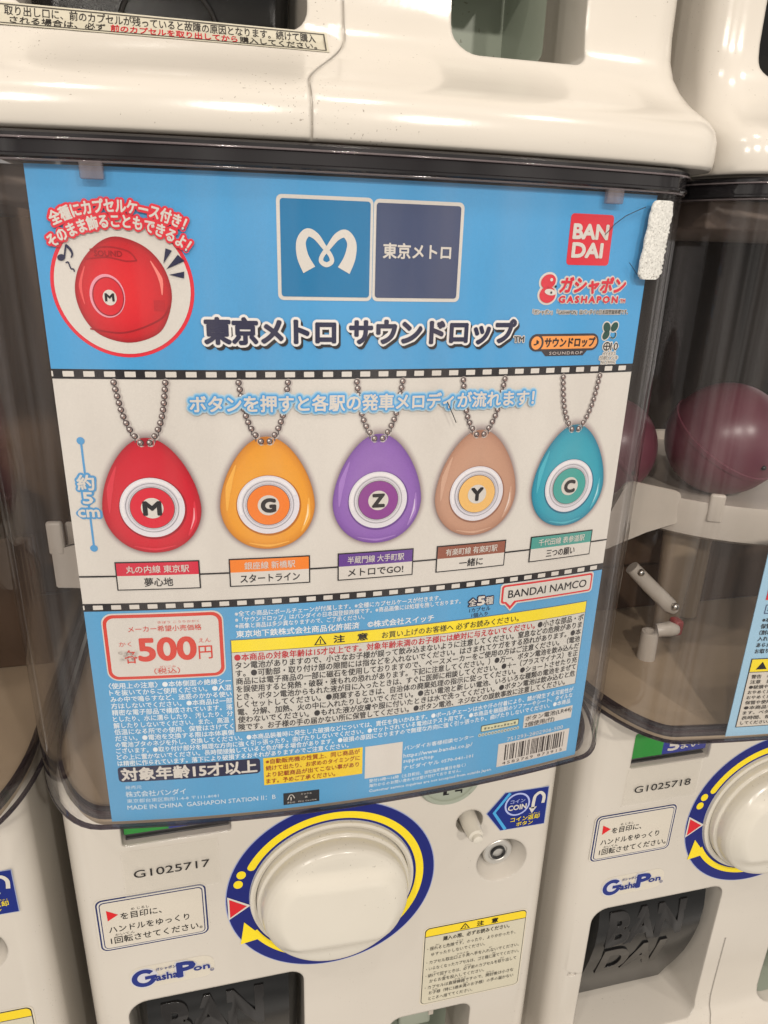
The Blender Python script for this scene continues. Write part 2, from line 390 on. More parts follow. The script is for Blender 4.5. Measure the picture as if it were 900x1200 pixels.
def cover_plan(off=0.0, n_arc=40, back=0.33):
    """plan line of the clear front: side, rounded corner, bowed front, corner, side"""
    off = off + 0.004
    def arc(x): return R - math.sqrt(R * R - x * x)
    def bez(P, n): return [tuple(((1 - t) ** 3 * P[0][j] + 3 * (1 - t) ** 2 * t * P[1][j] + 3 * (1 - t) * t * t * P[2][j] + t ** 3 * P[3][j]) for j in (0, 1)) for t in (i / n for i in range(n + 1))]
    sl = 0.134 / R; sr = 0.131 / R
    aL, aR = (-0.134, arc(0.134)), (0.131, arc(0.131))
    tl = (math.cos(sl), -math.sin(sl)); tr_ = (math.cos(sr), math.sin(sr))
    L_ = bez([(-0.170, 0.085), (-0.170, 0.052), (aL[0] - tl[0] * 0.019, aL[1] - tl[1] * 0.019), aL], 14)
    R_ = bez([aR, (aR[0] + tr_[0] * 0.017, aR[1] + tr_[1] * 0.017), (0.1585, 0.045), (0.1585, 0.080)], 14)
    pts = [(-0.170, back), (-0.170, 0.2), (-0.170, 0.14)] + L_ + [(x, arc(x)) for x in (-0.134 + 0.265 * i / n_arc for i in range(1, n_arc))] + R_ + [(0.1585, 0.14), (0.1585, 0.2), (0.1585, back)]
    out = []
    for i, p in enumerate(pts):
        q0, q1 = pts[max(i - 1, 0)], pts[min(i + 1, len(pts) - 1)]; dx, dy = q1[0] - q0[0], q1[1] - q0[1]; l = math.hypot(dx, dy)
        out.append((p[0] + dy / l * off, p[1] - dx / l * off))
    return out
def wall(bm, sections):
    """closed ring section swept along the cover plan: list of (offset, z)"""
    rings = [[(p[0], p[1], z) for p in cover_plan(o)] for o, z in sections]
    n = len(rings[0]); vs = [[bm.verts.new(p) for p in r] for r in rings]; k = len(vs)
    for a_ in range(k):
        A, B = vs[a_], vs[(a_ + 1) % k]
        for i in range(n - 1): bm.faces.new((A[i], A[i + 1], B[i + 1], B[i]))
    bm.faces.new([v[0] for v in vs]); bm.faces.new([v[-1] for v in reversed(vs)])

def make_machine(name, label, group):
    T = thing(name, label, 'capsule machine', (0, 0, 0), group)
    # --- cream body with its openings
    bm = bmesh.new(); loft(bm, [body_ring(z, y) for z, y in PROF])
    body = bm_obj('body', bm, M['body'], T, 32)
    cut = []
    def cutter(fn):
        q = bmesh.new(); fn(q); cut.append(bm_obj('cutter', q, M['body'])); return cut[-1]
    cutter(lambda q: prism(q, rpoly(-0.134, -0.071, -0.2840, -0.2545, (0.002,) * 4), 'y', 0.02, 0.064))
    def scoop(q):
        prism(q, rpoly(-0.1435, -0.0285, -0.5595, -0.4145, (0.009, 0.010, 0.010, 0.013)), 'y', -0.02, 0.118)
    cutter(scoop)
    cutter(lambda q: prism(q, rpoly(0.034, 0.098, -0.562, -0.485, (0.012, 0.006, 0.008, 0.010)), 'y', 0.02, 0.105))
    cutter(lambda q: lathe_y(q, 0.084, -0.3075, [(0.0095, 0.03), (0.0095, 0.066)], 28, True))
    cutter(lambda q: lathe_y(q, 0.1105, -0.3470, [(0.0195, 0.0495), (0.0200, 0.04), (0.0185, 0.0505), (0.0105, 0.063)][1:], 40, True))
    def seam(q):                                           # gap between the two halves of the shell
        path = [(-0.034, -0.0008, -0.612)]; lo = [v for v in PROF if v[0] < -0.52]
        for (z0, y0), (z1, y1) in zip(lo[1:], lo[2:]):
            for k in range(4):
                z = z0 + (z1 - z0) * k / 4; y = y0 + (y1 - y0) * k / 4
                x = -0.034 + 0.0205 * smooth01((z + 0.5855) / 0.026); bow = smooth01((YP - y) / 0.04); path.append((x, y + bow * (R - math.sqrt(R * R - x * x)), z))
        path += [(-0.0135, YP, -0.515), (-0.0135, YP, -0.4765)]
        rings = []
        for i, p_ in enumerate(path):
            a_, b_ = path[max(i - 1, 0)], path[min(i + 1, len(path) - 1)]; dy, dz = b_[1] - a_[1], b_[2] - a_[2]; l = math.hypot(dy, dz) or 1
            ny, nz = -dz / l, dy / l
            rings.append([(p_[0] + sx_ * 0.0005, p_[1] + ny * h_, p_[2] + nz * h_) for sx_, h_ in ((-1, -0.0011), (1, -0.0011), (1, 0.0006), (-1, 0.0006))])
        loft(q, rings)
    cutter(seam)
    cutter(lambda q: tube(q, [(-0.1640, 0.056, -0.462), (-0.1610, 0.0525, -0.470), (-0.1570, 0.0510, -0.476), (-0.1520, YP, -0.4795), (-0.1400, YP, -0.4810)], 0.00040, 6))
    cutter(lambda q: rbox(q, -0.1555, -0.1490, 0.0485, 0.0520, -0.4815, -0.4788, 0.0005))
    boolean(body, cut)
    # --- rear housing behind the clear front
    bm = bmesh.new(); rbox(bm, XC - HW + 0.003, XC + HW - 0.003, 0.30, 0.42, -0.236, 0.0872, 0.003); bm_obj('back_panel', bm, M['back'], T, 30)
    bm = bmesh.new(); rbox(bm, XC - HW + 0.012, XC + HW - 0.012, 0.040, 0.299, 0.064, 0.078, 0.002); bm_obj('top_plate', bm, mat('brown_grey_plate', (0.17, 0.13, 0.105, 1), 0.5, 0.3, mottling=(8, 0.7)), T, 30)  # plate carried forward to keep overhead light out of the interior
    # --- hopper floor: a tray with a rolled front lip
    bm = bmesh.new()
    rings = []
    for off, z in ((-0.020, -0.2360), (-0.0095, -0.2350), (-0.0085, -0.2275), (-0.0095, -0.2262), (-0.012, -0.2260), (-0.020, -0.2270), (-0.032, -0.2275)):
        k_ = 1.0 - max(0.0, -off - 0.012) * 6; rings.append([(XC + (p[0] - XC) * k_, 0.15 + (p[1] - 0.15) * k_, z) for p in cover_plan(max(off, -0.012), back=0.298)])
    vs = loft(bm, rings, False, False, False)
    bm.faces.new(vs[-1]); bm.faces.new(list(reversed(vs[0])))
    hf = bm_obj('hopper_floor', bm, M['beige'], T, 40, True)
    for p_ in hf.data.polygons:
        if len(p_.vertices) > 8: p_.use_smooth = False
    bm = bmesh.new(); rbox(bm, -0.158, 0.147, 0.168, 0.174, -0.2262, -0.1315, 0.001); bm_obj('hopper_wall', bm, M['brown'], T, 30)
    # --- dispensing mechanism
    bm = bmesh.new(); cx_, cy_, r_ = -0.012, 0.172, 0.112
    n = 60
    def ringp(r, z): return [(cx_ + r * math.cos(t), cy_ + r * math.sin(t), z) for t in (2 * math.pi * i / n for i in range(n))]
    loft(bm, [ringp(r_ - 0.012, -0.112), ringp(r_ - 0.003, -0.112), ringp(r_ - 0.003, -0.104), ringp(r_, -0.103), ringp(r_ + 0.001, -0.108), ringp(r_ - 0.001, -0.128), ringp(r_ - 0.006, -0.131), ringp(r_ - 0.03, -0.131)], True, True, True)
    bm_obj('dispensing_drum', bm, M['white'], T, 35)
    for (x, y, h, tw, rz) in ((-0.0790, 0.0830, 0.020, 0.005, 60), (-0.157, 0.100, 0.020, 0.0045, 80), (-0.149, 0.108, 0.016, 0.0045, 70), (0.085, 0.085, 0.024, 0.006, -40)):
        bm = bmesh.new(); rbox(bm, -0.002, 0.002, -tw, tw, 0, h, 0.0018)
        o = bm_obj('drum_tab', bm, M['white'], T, 40); o.location = (x, y, -0.116); o.rotation_euler = (0, 0, math.radians(rz))
    bm = bmesh.new(); prism(bm, [(-0.160, -0.136), (-0.160, -0.112), (-0.147, -0.111), (-0.141, -0.094), (-0.138, -0.0905), (-0.132, -0.0900), (-0.101, -0.0975), (-0.0965, -0.0995), (-0.0950, -0.1030), (-0.0950, -0.1220), (-0.118, -0.1260), (-0.146, -0.1375)], 'y', 0.098, 0.1015)
    bmesh.ops.bevel(bm, geom=[e_ for e_ in bm.edges], offset=0.0007, segments=2, affect='EDGES'); bm_obj('side_guard', bm, M['white'], T, 40)
    bm = bmesh.new(); rbox(bm, -0.130, -0.060, 0.150, 0.20, -0.178, -0.140, 0.003); bm_obj('gear_bracket', bm, M['brown'], T, 30)
    bm = bmesh.new(); tube(bm, [(-0.120, 0.105, -0.156), (-0.106, 0.100, -0.170), (-0.091, 0.095, -0.184), (-0.087, 0.094, -0.188)], [0.0050, 0.0054, 0.0054, 0.0032], 14)
    arm = bm_obj('link_arm', bm, M['white'], T, 50)
    bm = bmesh.new(); bmesh.ops.create_uvsphere(bm, u_segments=14, v_segments=8, radius=0.0028); o = bm_obj('screw', bm, M['steel'], arm, 50); o.location = (-0.0915, 0.0885, -0.1815)
    bm = bmesh.new(); bmesh.ops.create_uvsphere(bm, u_segments=14, v_segments=8, radius=0.0026); o = bm_obj('screw', bm, M['steel'], arm, 50); o.location = (-0.1165, 0.0985, -0.1575)
    bm = bmesh.new(); loft(bm, [[(-0.101 + r * math.cos(t), 0.098 + r * math.sin(t), z) for t in (2 * math.pi * i / 24 for i in range(24))] for r, z in ((0.0066, -0.2275), (0.0062, -0.208), (0.0058, -0.2055), (0.0036, -0.2055), (0.003, -0.210))])
    post = bm_obj('support_post', bm, M['white'], T, 40)
    bm = bmesh.new(); tube(bm, [(-0.097, 0.096, -0.204), (-0.089, 0.093, -0.202), (-0.083, 0.094, -0.204)], [0.0048, 0.0056, 0.004], 12); bm_obj('pivot_joint', bm, M['white'], T, 50)
    bm = bmesh.new(); rbox(bm, -0.083, -0.076, 0.094, 0.104, -0.210, -0.198, 0.002); bm_obj('stop_block', bm, M['red'], T, 40)
    for (x, y, r0, r1, z0, z1) in ((-0.066, 0.128, 0.009, 0.014, -0.226, -0.132), (-0.030, 0.150, 0.008, 0.008, -0.226, -0.132), (-0.138, 0.16, 0.006, 0.006, -0.226, -0.1)):
        bm = bmesh.new(); loft(bm, [[(x + r * math.cos(t), y + r * math.sin(t), z) for t in (2 * math.pi * i / 24 for i in range(24))] for r, z in ((r0, z0), (r1, z1))]); bm_obj('column', bm, M['beige'], T, 40)
    # --- clear front, its collar and foot rim
    bm = bmesh.new(); wall(bm, [(0.0, 0.0768), (0.0, -0.2277), (-0.0018, -0.2277), (-0.0018, 0.0768)])
    cov = bm_obj('clear_front', bm, M['cover'], T, 40)
    bm = bmesh.new(); wall(bm, [(0.0002, -0.2278), (0.0003, -0.2288), (-0.0001, -0.2292), (-0.0020, -0.2292), (-0.0024, -0.2288), (-0.0022, -0.2278)])
    bm_obj('foot_rim', bm, M['rim'], T, 40)
    bm = bmesh.new(); wall(bm, [(-0.0075, -0.2225), (-0.0068, -0.2265), (-0.0072, -0.2292), (-0.0095, -0.2292), (-0.0095, -0.2225)])
    bm_obj('inner_rim', bm, M['rim'], T, 40)
    bm = bmesh.new(); wall(bm, [(0.0010, 0.0772), (0.0018, 0.0778), (0.0018, 0.0786), (0.0008, 0.0791), (0.0006, 0.0832), (0.0016, 0.0840), (0.0017, 0.0854), (0.0005, 0.0863), (-0.0035, 0.0863), (-0.0045, 0.0772)])
    bm_obj('collar', bm, M['toprim'], T, 25)
    for off, z, r in ((0.0004, 0.0769, 0.00055), (0.0020, 0.0838, 0.0004)):
        bm = bmesh.new(); tube(bm, [(p[0], p[1], z) for p in cover_plan(off)], r, 8); bm_obj('collar_highlight_line', bm, M['clip'], T, 60)  # pale tubes added as the bright highlight lines along the collar
    for s_ in (-0.1055, 0.1045):
        bm = bmesh.new(); rbox(bm, -0.0042, 0.0042, -0.0022, 0.0008, -0.0050, 0.0015, 0.0007)
        o = bm_obj('card_clip', bm, M['clip'], T, 40); t = s_ / R
        o.location = on_card(s_ * 1000, 76.0, 0.0026); o.rotation_euler = (0, 0, t)
    # --- flap of the capsule outlet with raised letters
    flp = [(0.0600, -0.4160), (0.0560, -0.425), (0.0540, -0.440), (0.0545, -0.460), (0.0580, -0.480), (0.0630, -0.500), (0.0700, -0.520), (0.0780, -0.540), (0.0845, -0.558)]
    bm = bmesh.new(); rings = []
    for k, (y, z) in enumerate(flp):
        row = []
        for i in range(17):
            u = i / 16; x = -0.1395 + 0.1075 * u; edge = min(u, 1 - u)
            yy = y + 0.012 * max(0, 1 - edge / 0.07) ** 2
            row.append((x, yy, z))
        rings.append(row + [(p[0], p[1] + 0.003, p[2]) for p in reversed(row)])
    loft(bm, rings); flap = bm_obj('outlet_flap', bm, M['flap'], T, 50)
    def flap_y(z):
        for (y0, z0), (y1, z1) in zip(flp, flp[1:]):
            if z <= z0 and z >= z1: return y0 + (y1 - y0) * (z - z0) / (z1 - z0)
        return flp[-1][0]
    for s_, x0, x1, zt, zb in (('BAN', -0.124, -0.056, -0.4270, -0.4640), ('DAI', -0.122, -0.066, -0.4690, -0.5050)):
        v, f = glyphs(s_, 0.045, 6); mn = min(p[0] for p in v); mx = max(p[0] for p in v); m0 = min(p[1] for p in v); m1 = max(p[1] for p in v)
        bm = bmesh.new(); loc = [(x0 + (p[0] - mn) / (mx - mn) * (x1 - x0), zb + (p[1] - m0) / (m1 - m0) * (zt - zb)) for p in v]
        vv = [bm.verts.new((p[0], 0, p[1])) for p in loc]
        for q in f:
            try: bm.faces.new([vv[i] for i in q])
            except ValueError: pass
        ret = bmesh.ops.extrude_face_region(bm, geom=bm.faces[:]); bmesh.ops.translate(bm, verts=[g for g in ret['geom'] if isinstance(g, bmesh.types.BMVert)], vec=(0, 0.0022, 0))
        for vtx in bm.verts: vtx.co.y += flap_y(vtx.co.z) - 0.0013
        bm_obj('raised_letters', bm, M['relief'], flap, 30)
    # --- coin return pocket lining
    bm = bmesh.new(); loft(bm, [[(p[0], y, p[1]) for p in rpoly(0.0345 + s_, 0.0800 - s_, -0.5615 + s_, -0.4855 - s_, (0.012, 0.006, 0.008, 0.010))] for y, s_ in ((0.0535, 0.0002), (0.104, 0.0008))], True, False, True)
    pk = bm_obj('coin_return_pocket', bm, M['recess'], T, 40)
    bm = bmesh.new(); rbox(bm, 0.046, 0.072, 0.064, 0.090, -0.520, -0.4875, 0.002); bm_obj('pocket_baffle', bm, M['recess'], pk, 30)
    bm = bmesh.new(); rbox(bm, 0.066, 0.070, 0.054, 0.056, -0.496, -0.486, 0.0005); bm_obj('pocket_tab', bm, M['white'], pk, 30)
    # --- coin price window
    bm = bmesh.new(); rbox(bm, -0.1335, -0.0715, 0.0605, 0.0635, -0.2835, -0.255, 0.0006); win = bm_obj('price_window', bm, M['dark'], T, 30)
    for k in range(3):
        bm = bmesh.new(); rbox(bm, -0.1325, -0.0725, 0.0538 + 0.0010 * k, 0.0606, -0.2832 + 0.0020 * k, -0.2820 + 0.0020 * k, 0.0005); bm_obj('window_ledge', bm, M['dark'], win, 30)
    p = Print(lambda s, z, o: (s * 0.001, 0.0538 - o, z * 0.001))
    p.rect(-132.8, -107.5, -255.2, -278.8, (38, 140, 52), 0); p.rect(-107.5, -72.2, -255.2, -278.8, (40, 52, 140), 0)
    p.text('5', -103, -94.5, -272.2, 11.4, W_, 1, 0.04, latin=True); p.text('まい', -93, -78, -273.0, 7.2, W_, 1, 0.02)
    p.build('price_card', win, M['vinyl'])
    bm = bmesh.new(); rbox(bm, -0.1338, -0.0712, 0.0512, 0.0518, -0.2838, -0.2547, 0); bm_obj('window_pane', bm, M['cover'], win, 30)
    # --- sensor cap
    bm = bmesh.new(); lathe_y(bm, 0.067, -0.266, [(0.0225, 0.0510), (0.0222, 0.0480), (0.0205, 0.0462), (0.0185, 0.0468), (0.0180, 0.0478), (0.0001, 0.0478)], 40); cap = bm_obj('sensor_cap', bm, M['recess'], T, 35)
    p = Print(lambda s, z, o: (s * 0.001, 0.0477 - o, z * 0.001)); p.rect(63, 65.5, -280, -277, K_, 0); p.rect(65.5, 67, -280, -279, K_, 0); p.rect(71, 76, -278.4, -277, K_, 0); p.rect(75, 76, -280, -277, K_, 0); p.build('cap_marks', cap, M['vinyl'])
    # --- coin return lever and lock
    bm = bmesh.new(); tube(bm, [(0.084, 0.066, -0.3065), (0.084, 0.048, -0.3080), (0.0845, 0.0385, -0.3090), (0.0845, 0.0378, -0.3091), (0.0845, 0.0374, -0.3091), (0.0845, 0.0350, -0.3092), (0.0845, 0.0346, -0.3092)], [0.0064, 0.0060, 0.0053, 0.0046, 0.0034, 0.0032, 0.0026], 18); bm_obj('return_lever', bm, M['knob'], T, 40)
    bm = bmesh.new(); lathe_y(bm, 0.1105, -0.3470, [(0.0108, 0.0640), (0.0108, 0.0575), (0.0100, 0.0568), (0.0072, 0.0568), (0.0066, 0.0575), (0.0001, 0.0575)], 36); lk = bm_obj('lock', bm, M['lockface'], T, 35)
    bm = bmesh.new(); lathe_y(bm, 0.1105, -0.3470, [(0.0056, 0.0574), (0.0055, 0.0560), (0.0048, 0.0556), (0.0041, 0.0560), (0.0040, 0.0574)], 30, False, False); bm_obj('lock_ring', bm, M['dark'], lk, 35)
    # --- dial: sticker ring, knob
    p = Print(on_panel, 1); DC = (-8.2, -343.5)
    NB = (24, 34, 112); YE = (238, 214, 40)
    p.ring(*DC, 69.4, 54.2, (150, 160, 200), 0, n=120); p.ring(*DC, 68.8, 54.6, NB, 1, n=120)
    p.ring(*DC, 61.5, 56.3, YE, 2, 152, -78, n=140, roundcap=(152,))
    p.ring(*DC, 61.0, 56.5, YE, 2, 207, 282, n=120)
    p.ell(DC[0] - 58.6, DC[1] + 22.8, 2.9, 3.2, YE, 2); p.ell(DC[0] - 60.8, DC[1] + 15.4, 2.9, 3.2, YE, 2)
    p.poly([(-76.2, -337.0), (-76.2, -356.6), (-61.8, -347.0)], W_, 3); p.poly([(-75.1, -339.2), (-75.1, -354.6), (-64.3, -347.0)], (205, 35, 45), 4)
    p.poly([(-66.6, -360.8), (-69.5, -379.6), (-54.5, -377.0)], YE, 3)
    p.build('dial_sticker', T, M['vinyl'])
    bm = bmesh.new(); lathe_y(bm, -0.0082, -0.3435, [(0.0545, YP + 0.001), (0.0540, 0.0478), (0.0525, 0.0470), (0.0505, 0.0478), (0.0500, 0.0500)], 96, False, True); bm_obj('dial_collar', bm, M['knob'], T, 35)
    kp = [(0.0500, 0.0495), (0.0500, 0.0440), (0.0496, 0.0432), (0.0484, 0.0430), (0.0479, 0.0426), (0.0478, 0.0400), (0.0474, 0.0368), (0.0464, 0.0342), (0.0448, 0.0325), (0.0425, 0.0316), (0.039, 0.0311), (0.035, 0.0308), (0.031, 0.0306), (0.027, 0.0305), (0.022, 0.0304), (0.016, 0.0304), (0.009, 0.0304), (0.0005, 0.0304)]
    def knob_y(x, z, y):                                   # a broad rounded bar stands across the face
        r = math.hypot(x, z); return y - 0.0050 * smooth01((0.0345 - abs(z)) / 0.013) * smooth01((0.0478 - r) / 0.013)
    bm = bmesh.new(); fine = []
    for (r0, y0), (r1, y1) in zip(kp, kp[1:]):
        for k in range(3): fine.append((r0 + (r1 - r0) * k / 3, y0 + (y1 - y0) * k / 3))
    fine.append(kp[-1])
    loft(bm, [[(-0.0082 + r * math.cos(t), knob_y(r * math.cos(t), r * math.sin(t + 0.05), y), -0.3435 + r * math.sin(t)) for t in (2 * math.pi * i / 128 for i in range(128))] for r, y in fine], True, False, True)
    kb = bm_obj('knob', bm, M['knob'], T, 80)
    # --- instruction card sticker
    p = Print(on_panel, 1); NV = (38, 48, 96)
    p.rrect(-154.6, -88, -321.3, -365.2, 5.0, (204, 198, 186), 0)
    p.rrect(-153.6, -88.8, -322.2, -364.2, 4.2, NV, 1); p.rrect(-152.6, -89.8, -323.2, -363.2, 3.5, (206, 202, 194), 2); p.rrect(-151.6, -90.8, -324.2, -362.2, 2.8, NV, 3)
    p.rrect(-151.0, -91.4, -324.8, -361.6, 2.4, (204, 197, 184), 4)
    p.poly([(-147.8, -330.6), (-147.6, -339.2), (-141.2, -335.2)], (205, 35, 40), 5)
    p.text('を目印に、', -140.0, -116.0, -337.0, 6.0, K_, 5, 0.008); p.text('め じるし', -133.6, -123.0, -332.4, 2.4, K_, 5)
    p.text('ハンドルをゆっくり', -147.6, -100.0, -346.6, 6.0, K_, 5, 0.008)
    p.text('1回転させてください。', -147.4, -92.6, -355.7, 6.2, K_, 5, 0.008); p.text('かいてん', -144.5, -133.0, -351.4, 2.2, K_, 5)
    p.build('instruction_sticker', T, M['vinyl'])
    # --- blue logo sticker above the outlet
    p = Print(on_panel, 1); LB = (34, 48, 122); LG = (196, 196, 204)
    p.rrect(-140, -87, -383.5, -402.5, 8, (204, 197, 183), 0)
    p.ell(-131, -393.5, 8.6, 8.6, LG, 1)
    p.ring(-131, -393.5, 7.7, 4.3, LB, 2, 40, 345); p.rect(-130.5, -123.4, -392.0, -394.8, LB, 3)
    for s_, x0, x1, zc, h in (('asha', -123.8, -110.3, -394.6, 8.6), ('on', -100.2, -90.2, -392.6, 7.4)):
        p.text(s_, x0, x1, zc, h, LB, 4, 0.03, outline=[(0.10, LG, 1, 0, 0)], latin=True)
    p.text('P', -110.2, -99.6, -391.8, 17.5, LB, 4, 0.05, outline=[(0.10, LG, 2, 0, 0)], latin=True)
    p.text('ガシャポン', -123.5, -111.0, -387.6, 2.6, LB, 4, 0.02); p.ring(-88.8, -397.0, 1.3, 1.0, LB, 3); p.text('R', -89.4, -88.2, -397.0, 1.8, LB, 4, latin=True)
    p.build('logo_sticker', T, M['vinyl'])
    # --- caution sticker
    p = Print(on_panel, 1)
    p.rrect(56.6, 136.0, -398.0, -477.0, 4.0, (206, 198, 180), 0); p.rrect(57.6, 135.0, -399.0, -475.8, 3.6, K_, 1)
    p.rrect(58.1, 134.5, -399.5, -475.3, 3.3, (198, 192, 172), 2); p.rrect(58.1, 134.5, -399.5, -406.6, 3.3, (232, 204, 44), 3, '1100'); p.rect(58.1, 134.5, -406.6, -407.0, K_, 4)
    p.poly([(83.6, -405.6), (91.2, -405.6), (87.4, -400.0)], K_, 4); p.poly([(84.9, -404.9), (89.9, -404.9), (87.4, -401.2)], (232, 204, 44), 5); p.rect(87.1, 87.7, -402.4, -404.6, K_, 6)
    p.text('注　意', 96.5, 112.6, -403.2, 5.0, K_, 4, 0.03)
    rows = [('購入の際、必ずお読みください。', 71.5, 122.5, -411.4, 4.6, .01), ('・揺れると危険です。のったり、よりかかったり、', 60.0, 127.8, -419.0, 4.0, 0), ('ゆすったりしないでください。', 63.3, 104.5, -425.0, 4.0, 0),
            ('・カプセル取出口より奥へ手を入れないでください。', 60.0, 132.0, -432.8, 4.0, 0), ('・いらなくなったカプセルは、ゴミ箱に捨ててください。', 60.0, 132.6, -439.3, 4.0, 0),
            ('・続けて回すときは、必ず前のカプセルを取り出して', 60.0, 131.0, -446.4, 4.0, 0), ('からお金を投入してください。', 63.3, 106.0, -452.2, 4.0, 0),
            ('・カプセルは直接機器ですので、開封後は小さな', 60.0, 130.0, -458.6, 4.0, 0), ('お子様（特に3歳未満のお子様）の手の届かない', 63.3, 130.5, -464.6, 4.0, 0), ('ところへ捨ててください。', 63.3, 98.0, -470.6, 4.0, 0)]
    for s_, x0, x1, zc, h, bo in rows: p.text(s_, x0, x1, zc, h, (40, 36, 34), 4, bo, 1)
    for x, zc, wd in ((66, -416.2, 3), (82, -416.2, 5), (83, -429.8, 9), (108, -429.8, 2), (111, -436.3, 3), (66, -443.4, 2), (90, -443.4, 5), (118, -443.4, 3), (74, -449.4, 2), (83, -455.6, 9), (108, -455.6, 6), (66, -461.8, 4), (90, -461.8, 4)):
        p.text('かなよみ'[:max(1, min(4, int(wd / 1.6)))], x, x + wd, zc, 1.6, (60, 54, 50), 4, 0, 1)
    p.build('caution_sticker', T, M['vinyl'])
    # --- coin return sticker
    p = Print(on_panel, 1); BL = (22, 40, 120)
    def arrowpoly(d): return [(96.0 + d * 1.6, -303.3), (107.9 + d * .5, -288.0 - d), (139.2 - d, -288.0 - d), (139.2 - d, -319.6 + d), (107.0 + d * .5, -319.6 + d)]
    p.poly(arrowpoly(-0.5), (150, 160, 190), 0); p.poly(arrowpoly(0), BL, 1)
    p.stroke([(111.3, -288.6), (101.0, -303.4), (110.4, -319.2)], 2.2, (70, 160, 215), 2, 1)
    p.ell(117.4, -299.0, 9.2, 9.6, (170, 180, 225), 2); p.ell(117.4, -299.0, 7.9, 8.3, BL, 3)
    p.text('コイン', 112.0, 122.6, -296.0, 3.6, (170, 180, 225), 4, 0.02); p.text('COIN', 110.8, 124.0, -301.2, 6.0, W_, 4, 0.03, latin=True)
    p.stroke([(136.2, -301.0), (136.4, -295.0), (133.4, -291.6), (130.0, -294.0), (129.2, -299.0), (129.0, -304.5)], 2.3, W_, 3); p.poly([(126.2, -303.6), (132.0, -303.2), (128.8, -308.4)], W_, 3)
    p.text('コイン返却', 113.6, 134.8, -311.8, 4.4, (232, 210, 50), 3, 0.02); p.text('ボタン', 118.2, 130.4, -316.3, 4.0, (232, 210, 50), 3, 0.02); p.text('へんきゃく', 126.6, 134.8, -308.8, 1.5, (232, 210, 50), 3)
    p.build('coin_return_sticker', T, M['vinyl'])
    return T

def number_label(parent, s_, x0, x1, z0, z1, tx0, tx1, tz):
    t = mesh_obj('number_tape', [on_panel(x, z, 0.0011) for x, z in ((x0, z1), (x1, z1), (x1, z0), (x0, z0))], [(0, 1, 2, 3)], M['tape'], parent)
    p = Print(on_panel, 9); p.text(s_, tx0, tx1, tz, 8.2, (40, 38, 38), 0, 0.004, 4, latin=True); p.build('serial_number', t, M['vinyl'])

# ------------------------------------------------------------------ support slab, row of machines
def slab(name, x0, x1, y0, y1, z0, z1, m):
    bm = bmesh.new(); rbox(bm, x0, x1, y0, y1, z0, z1, 0.002); o = bm_obj(name, bm, m, None, 30); o['kind'] = 'structure'; return o
G = 'capsule machines racked side by side and stacked'
main = make_machine('capsule_machine', 'cream capsule machine with the blue sound keychain card, number G1025717', G)
right = dup_tree(main); right.location = (PITCH, 0, 0); right['label'] = 'cream capsule machine number G1025718 with plum capsules showing behind dark clear front'
left = dup_tree(main); left.location = (-PITCH, 0, 0); left['label'] = 'capsule machine cut off at the left edge, only its lock and coin sticker showing'
SK = ('clear_front', 'foot_rim', 'inner_rim', 'collar', 'card_clip', 'dispensing_drum', 'drum_tab', 'side_guard', 'gear_bracket', 'hopper_wall', 'collar_highlight_line', 'link_arm', 'support_post', 'pivot_joint', 'stop_block', 'column', 'hopper_floor', 'top_plate', 'back_panel')
for mach, mm in ((left, mat('warm_brown_back_panel', (0.42, 0.265, 0.155, 1), 0.45, 0.4, mottling=(5, 0.55))), (right, mat('black_brown_back_panel', (0.012, 0.009, 0.007, 1), 0.5, 0.12, mottling=(6, 0.5)))):
    bp = next(o for o in mach.children if o.name.startswith('back_panel')); bp.data = bp.data.copy(); bp.data.materials[0] = mm
UP = 0.6925
upper = dup_tree(main, None, SK); upper.location = (0.008, 0, UP); upper['label'] = 'upper cream capsule machine with smoked outlet and warning strip, above the blue card'
upper_r = dup_tree(main, None, SK); upper_r.location = (PITCH + 0.008, 0, UP); upper_r['label'] = 'upper cream capsule machine in the top right corner, only its rounded side showing'
number_label(main, 'G1025717', -135.5, -79.5, -287.2, -323.5, -129.4, -85.2, -305.4)
number_label(right, 'G1025718', -135.5, -76, -284, -316, -127.8, -82.8, -302.4)

# dark raised arc at the foot of the upper machine's flap
bm = bmesh.new(); tube(bm, [(-0.085 + 0.021 * math.cos(t), 0.0815 - 0.008 * math.sin(t), -0.557 + 0.019 * math.sin(t)) for t in (math.pi * i / 20 for i in range(21))], 0.0011, 8)
bm_obj('flap_arc', bm, M['relief'], next(o for o in upper.children if o.name.startswith('outlet_flap')), 50)
# warning strip on the scoop of the upper machine
SF = [(y, z) for z, y in reversed(PROF) if z < -0.54]
def on_slope(s, z, o):                                     # z: mm down the slope below the outlet
    d = -z * 0.001
    for (y0, z0), (y1, z1) in zip(SF, SF[1:]):
        l = math.hypot(y1 - y0, z1 - z0)
        if d <= l or (y1, z1) == SF[-1]:
            k = d / l; x = s * 0.001; y = y0 + (y1 - y0) * k
            bow = smooth01((YP - y) / 0.04); return (x, y + bow * (R - math.sqrt(R * R - x * x)) - o * 0.8, z0 + (z1 - z0) * k + o * 0.6)
        d -= l
p = Print(on_slope, 2)
ZT, ZL = -14.6, -26.6
def sl(s0, s1, z0, z1, col, l):
    for k in range(8): p.rect(s0, s1, z0 + (z1 - z0) * k / 8, z0 + (z1 - z0) * (k + 1) / 8, col, l)
sl(-150, -21.0, ZT, ZL, (186, 180, 162), 0)
for a_, b_ in ((ZT - 0.8, ZT - 1.3), (ZL + 1.3, ZL + 0.8)): p.rect(-150, -22.1, a_, b_, (70, 66, 60), 1)
p.rect(-22.6, -22.1, ZT - 0.8, ZL + 0.8, (70, 66, 60), 1)
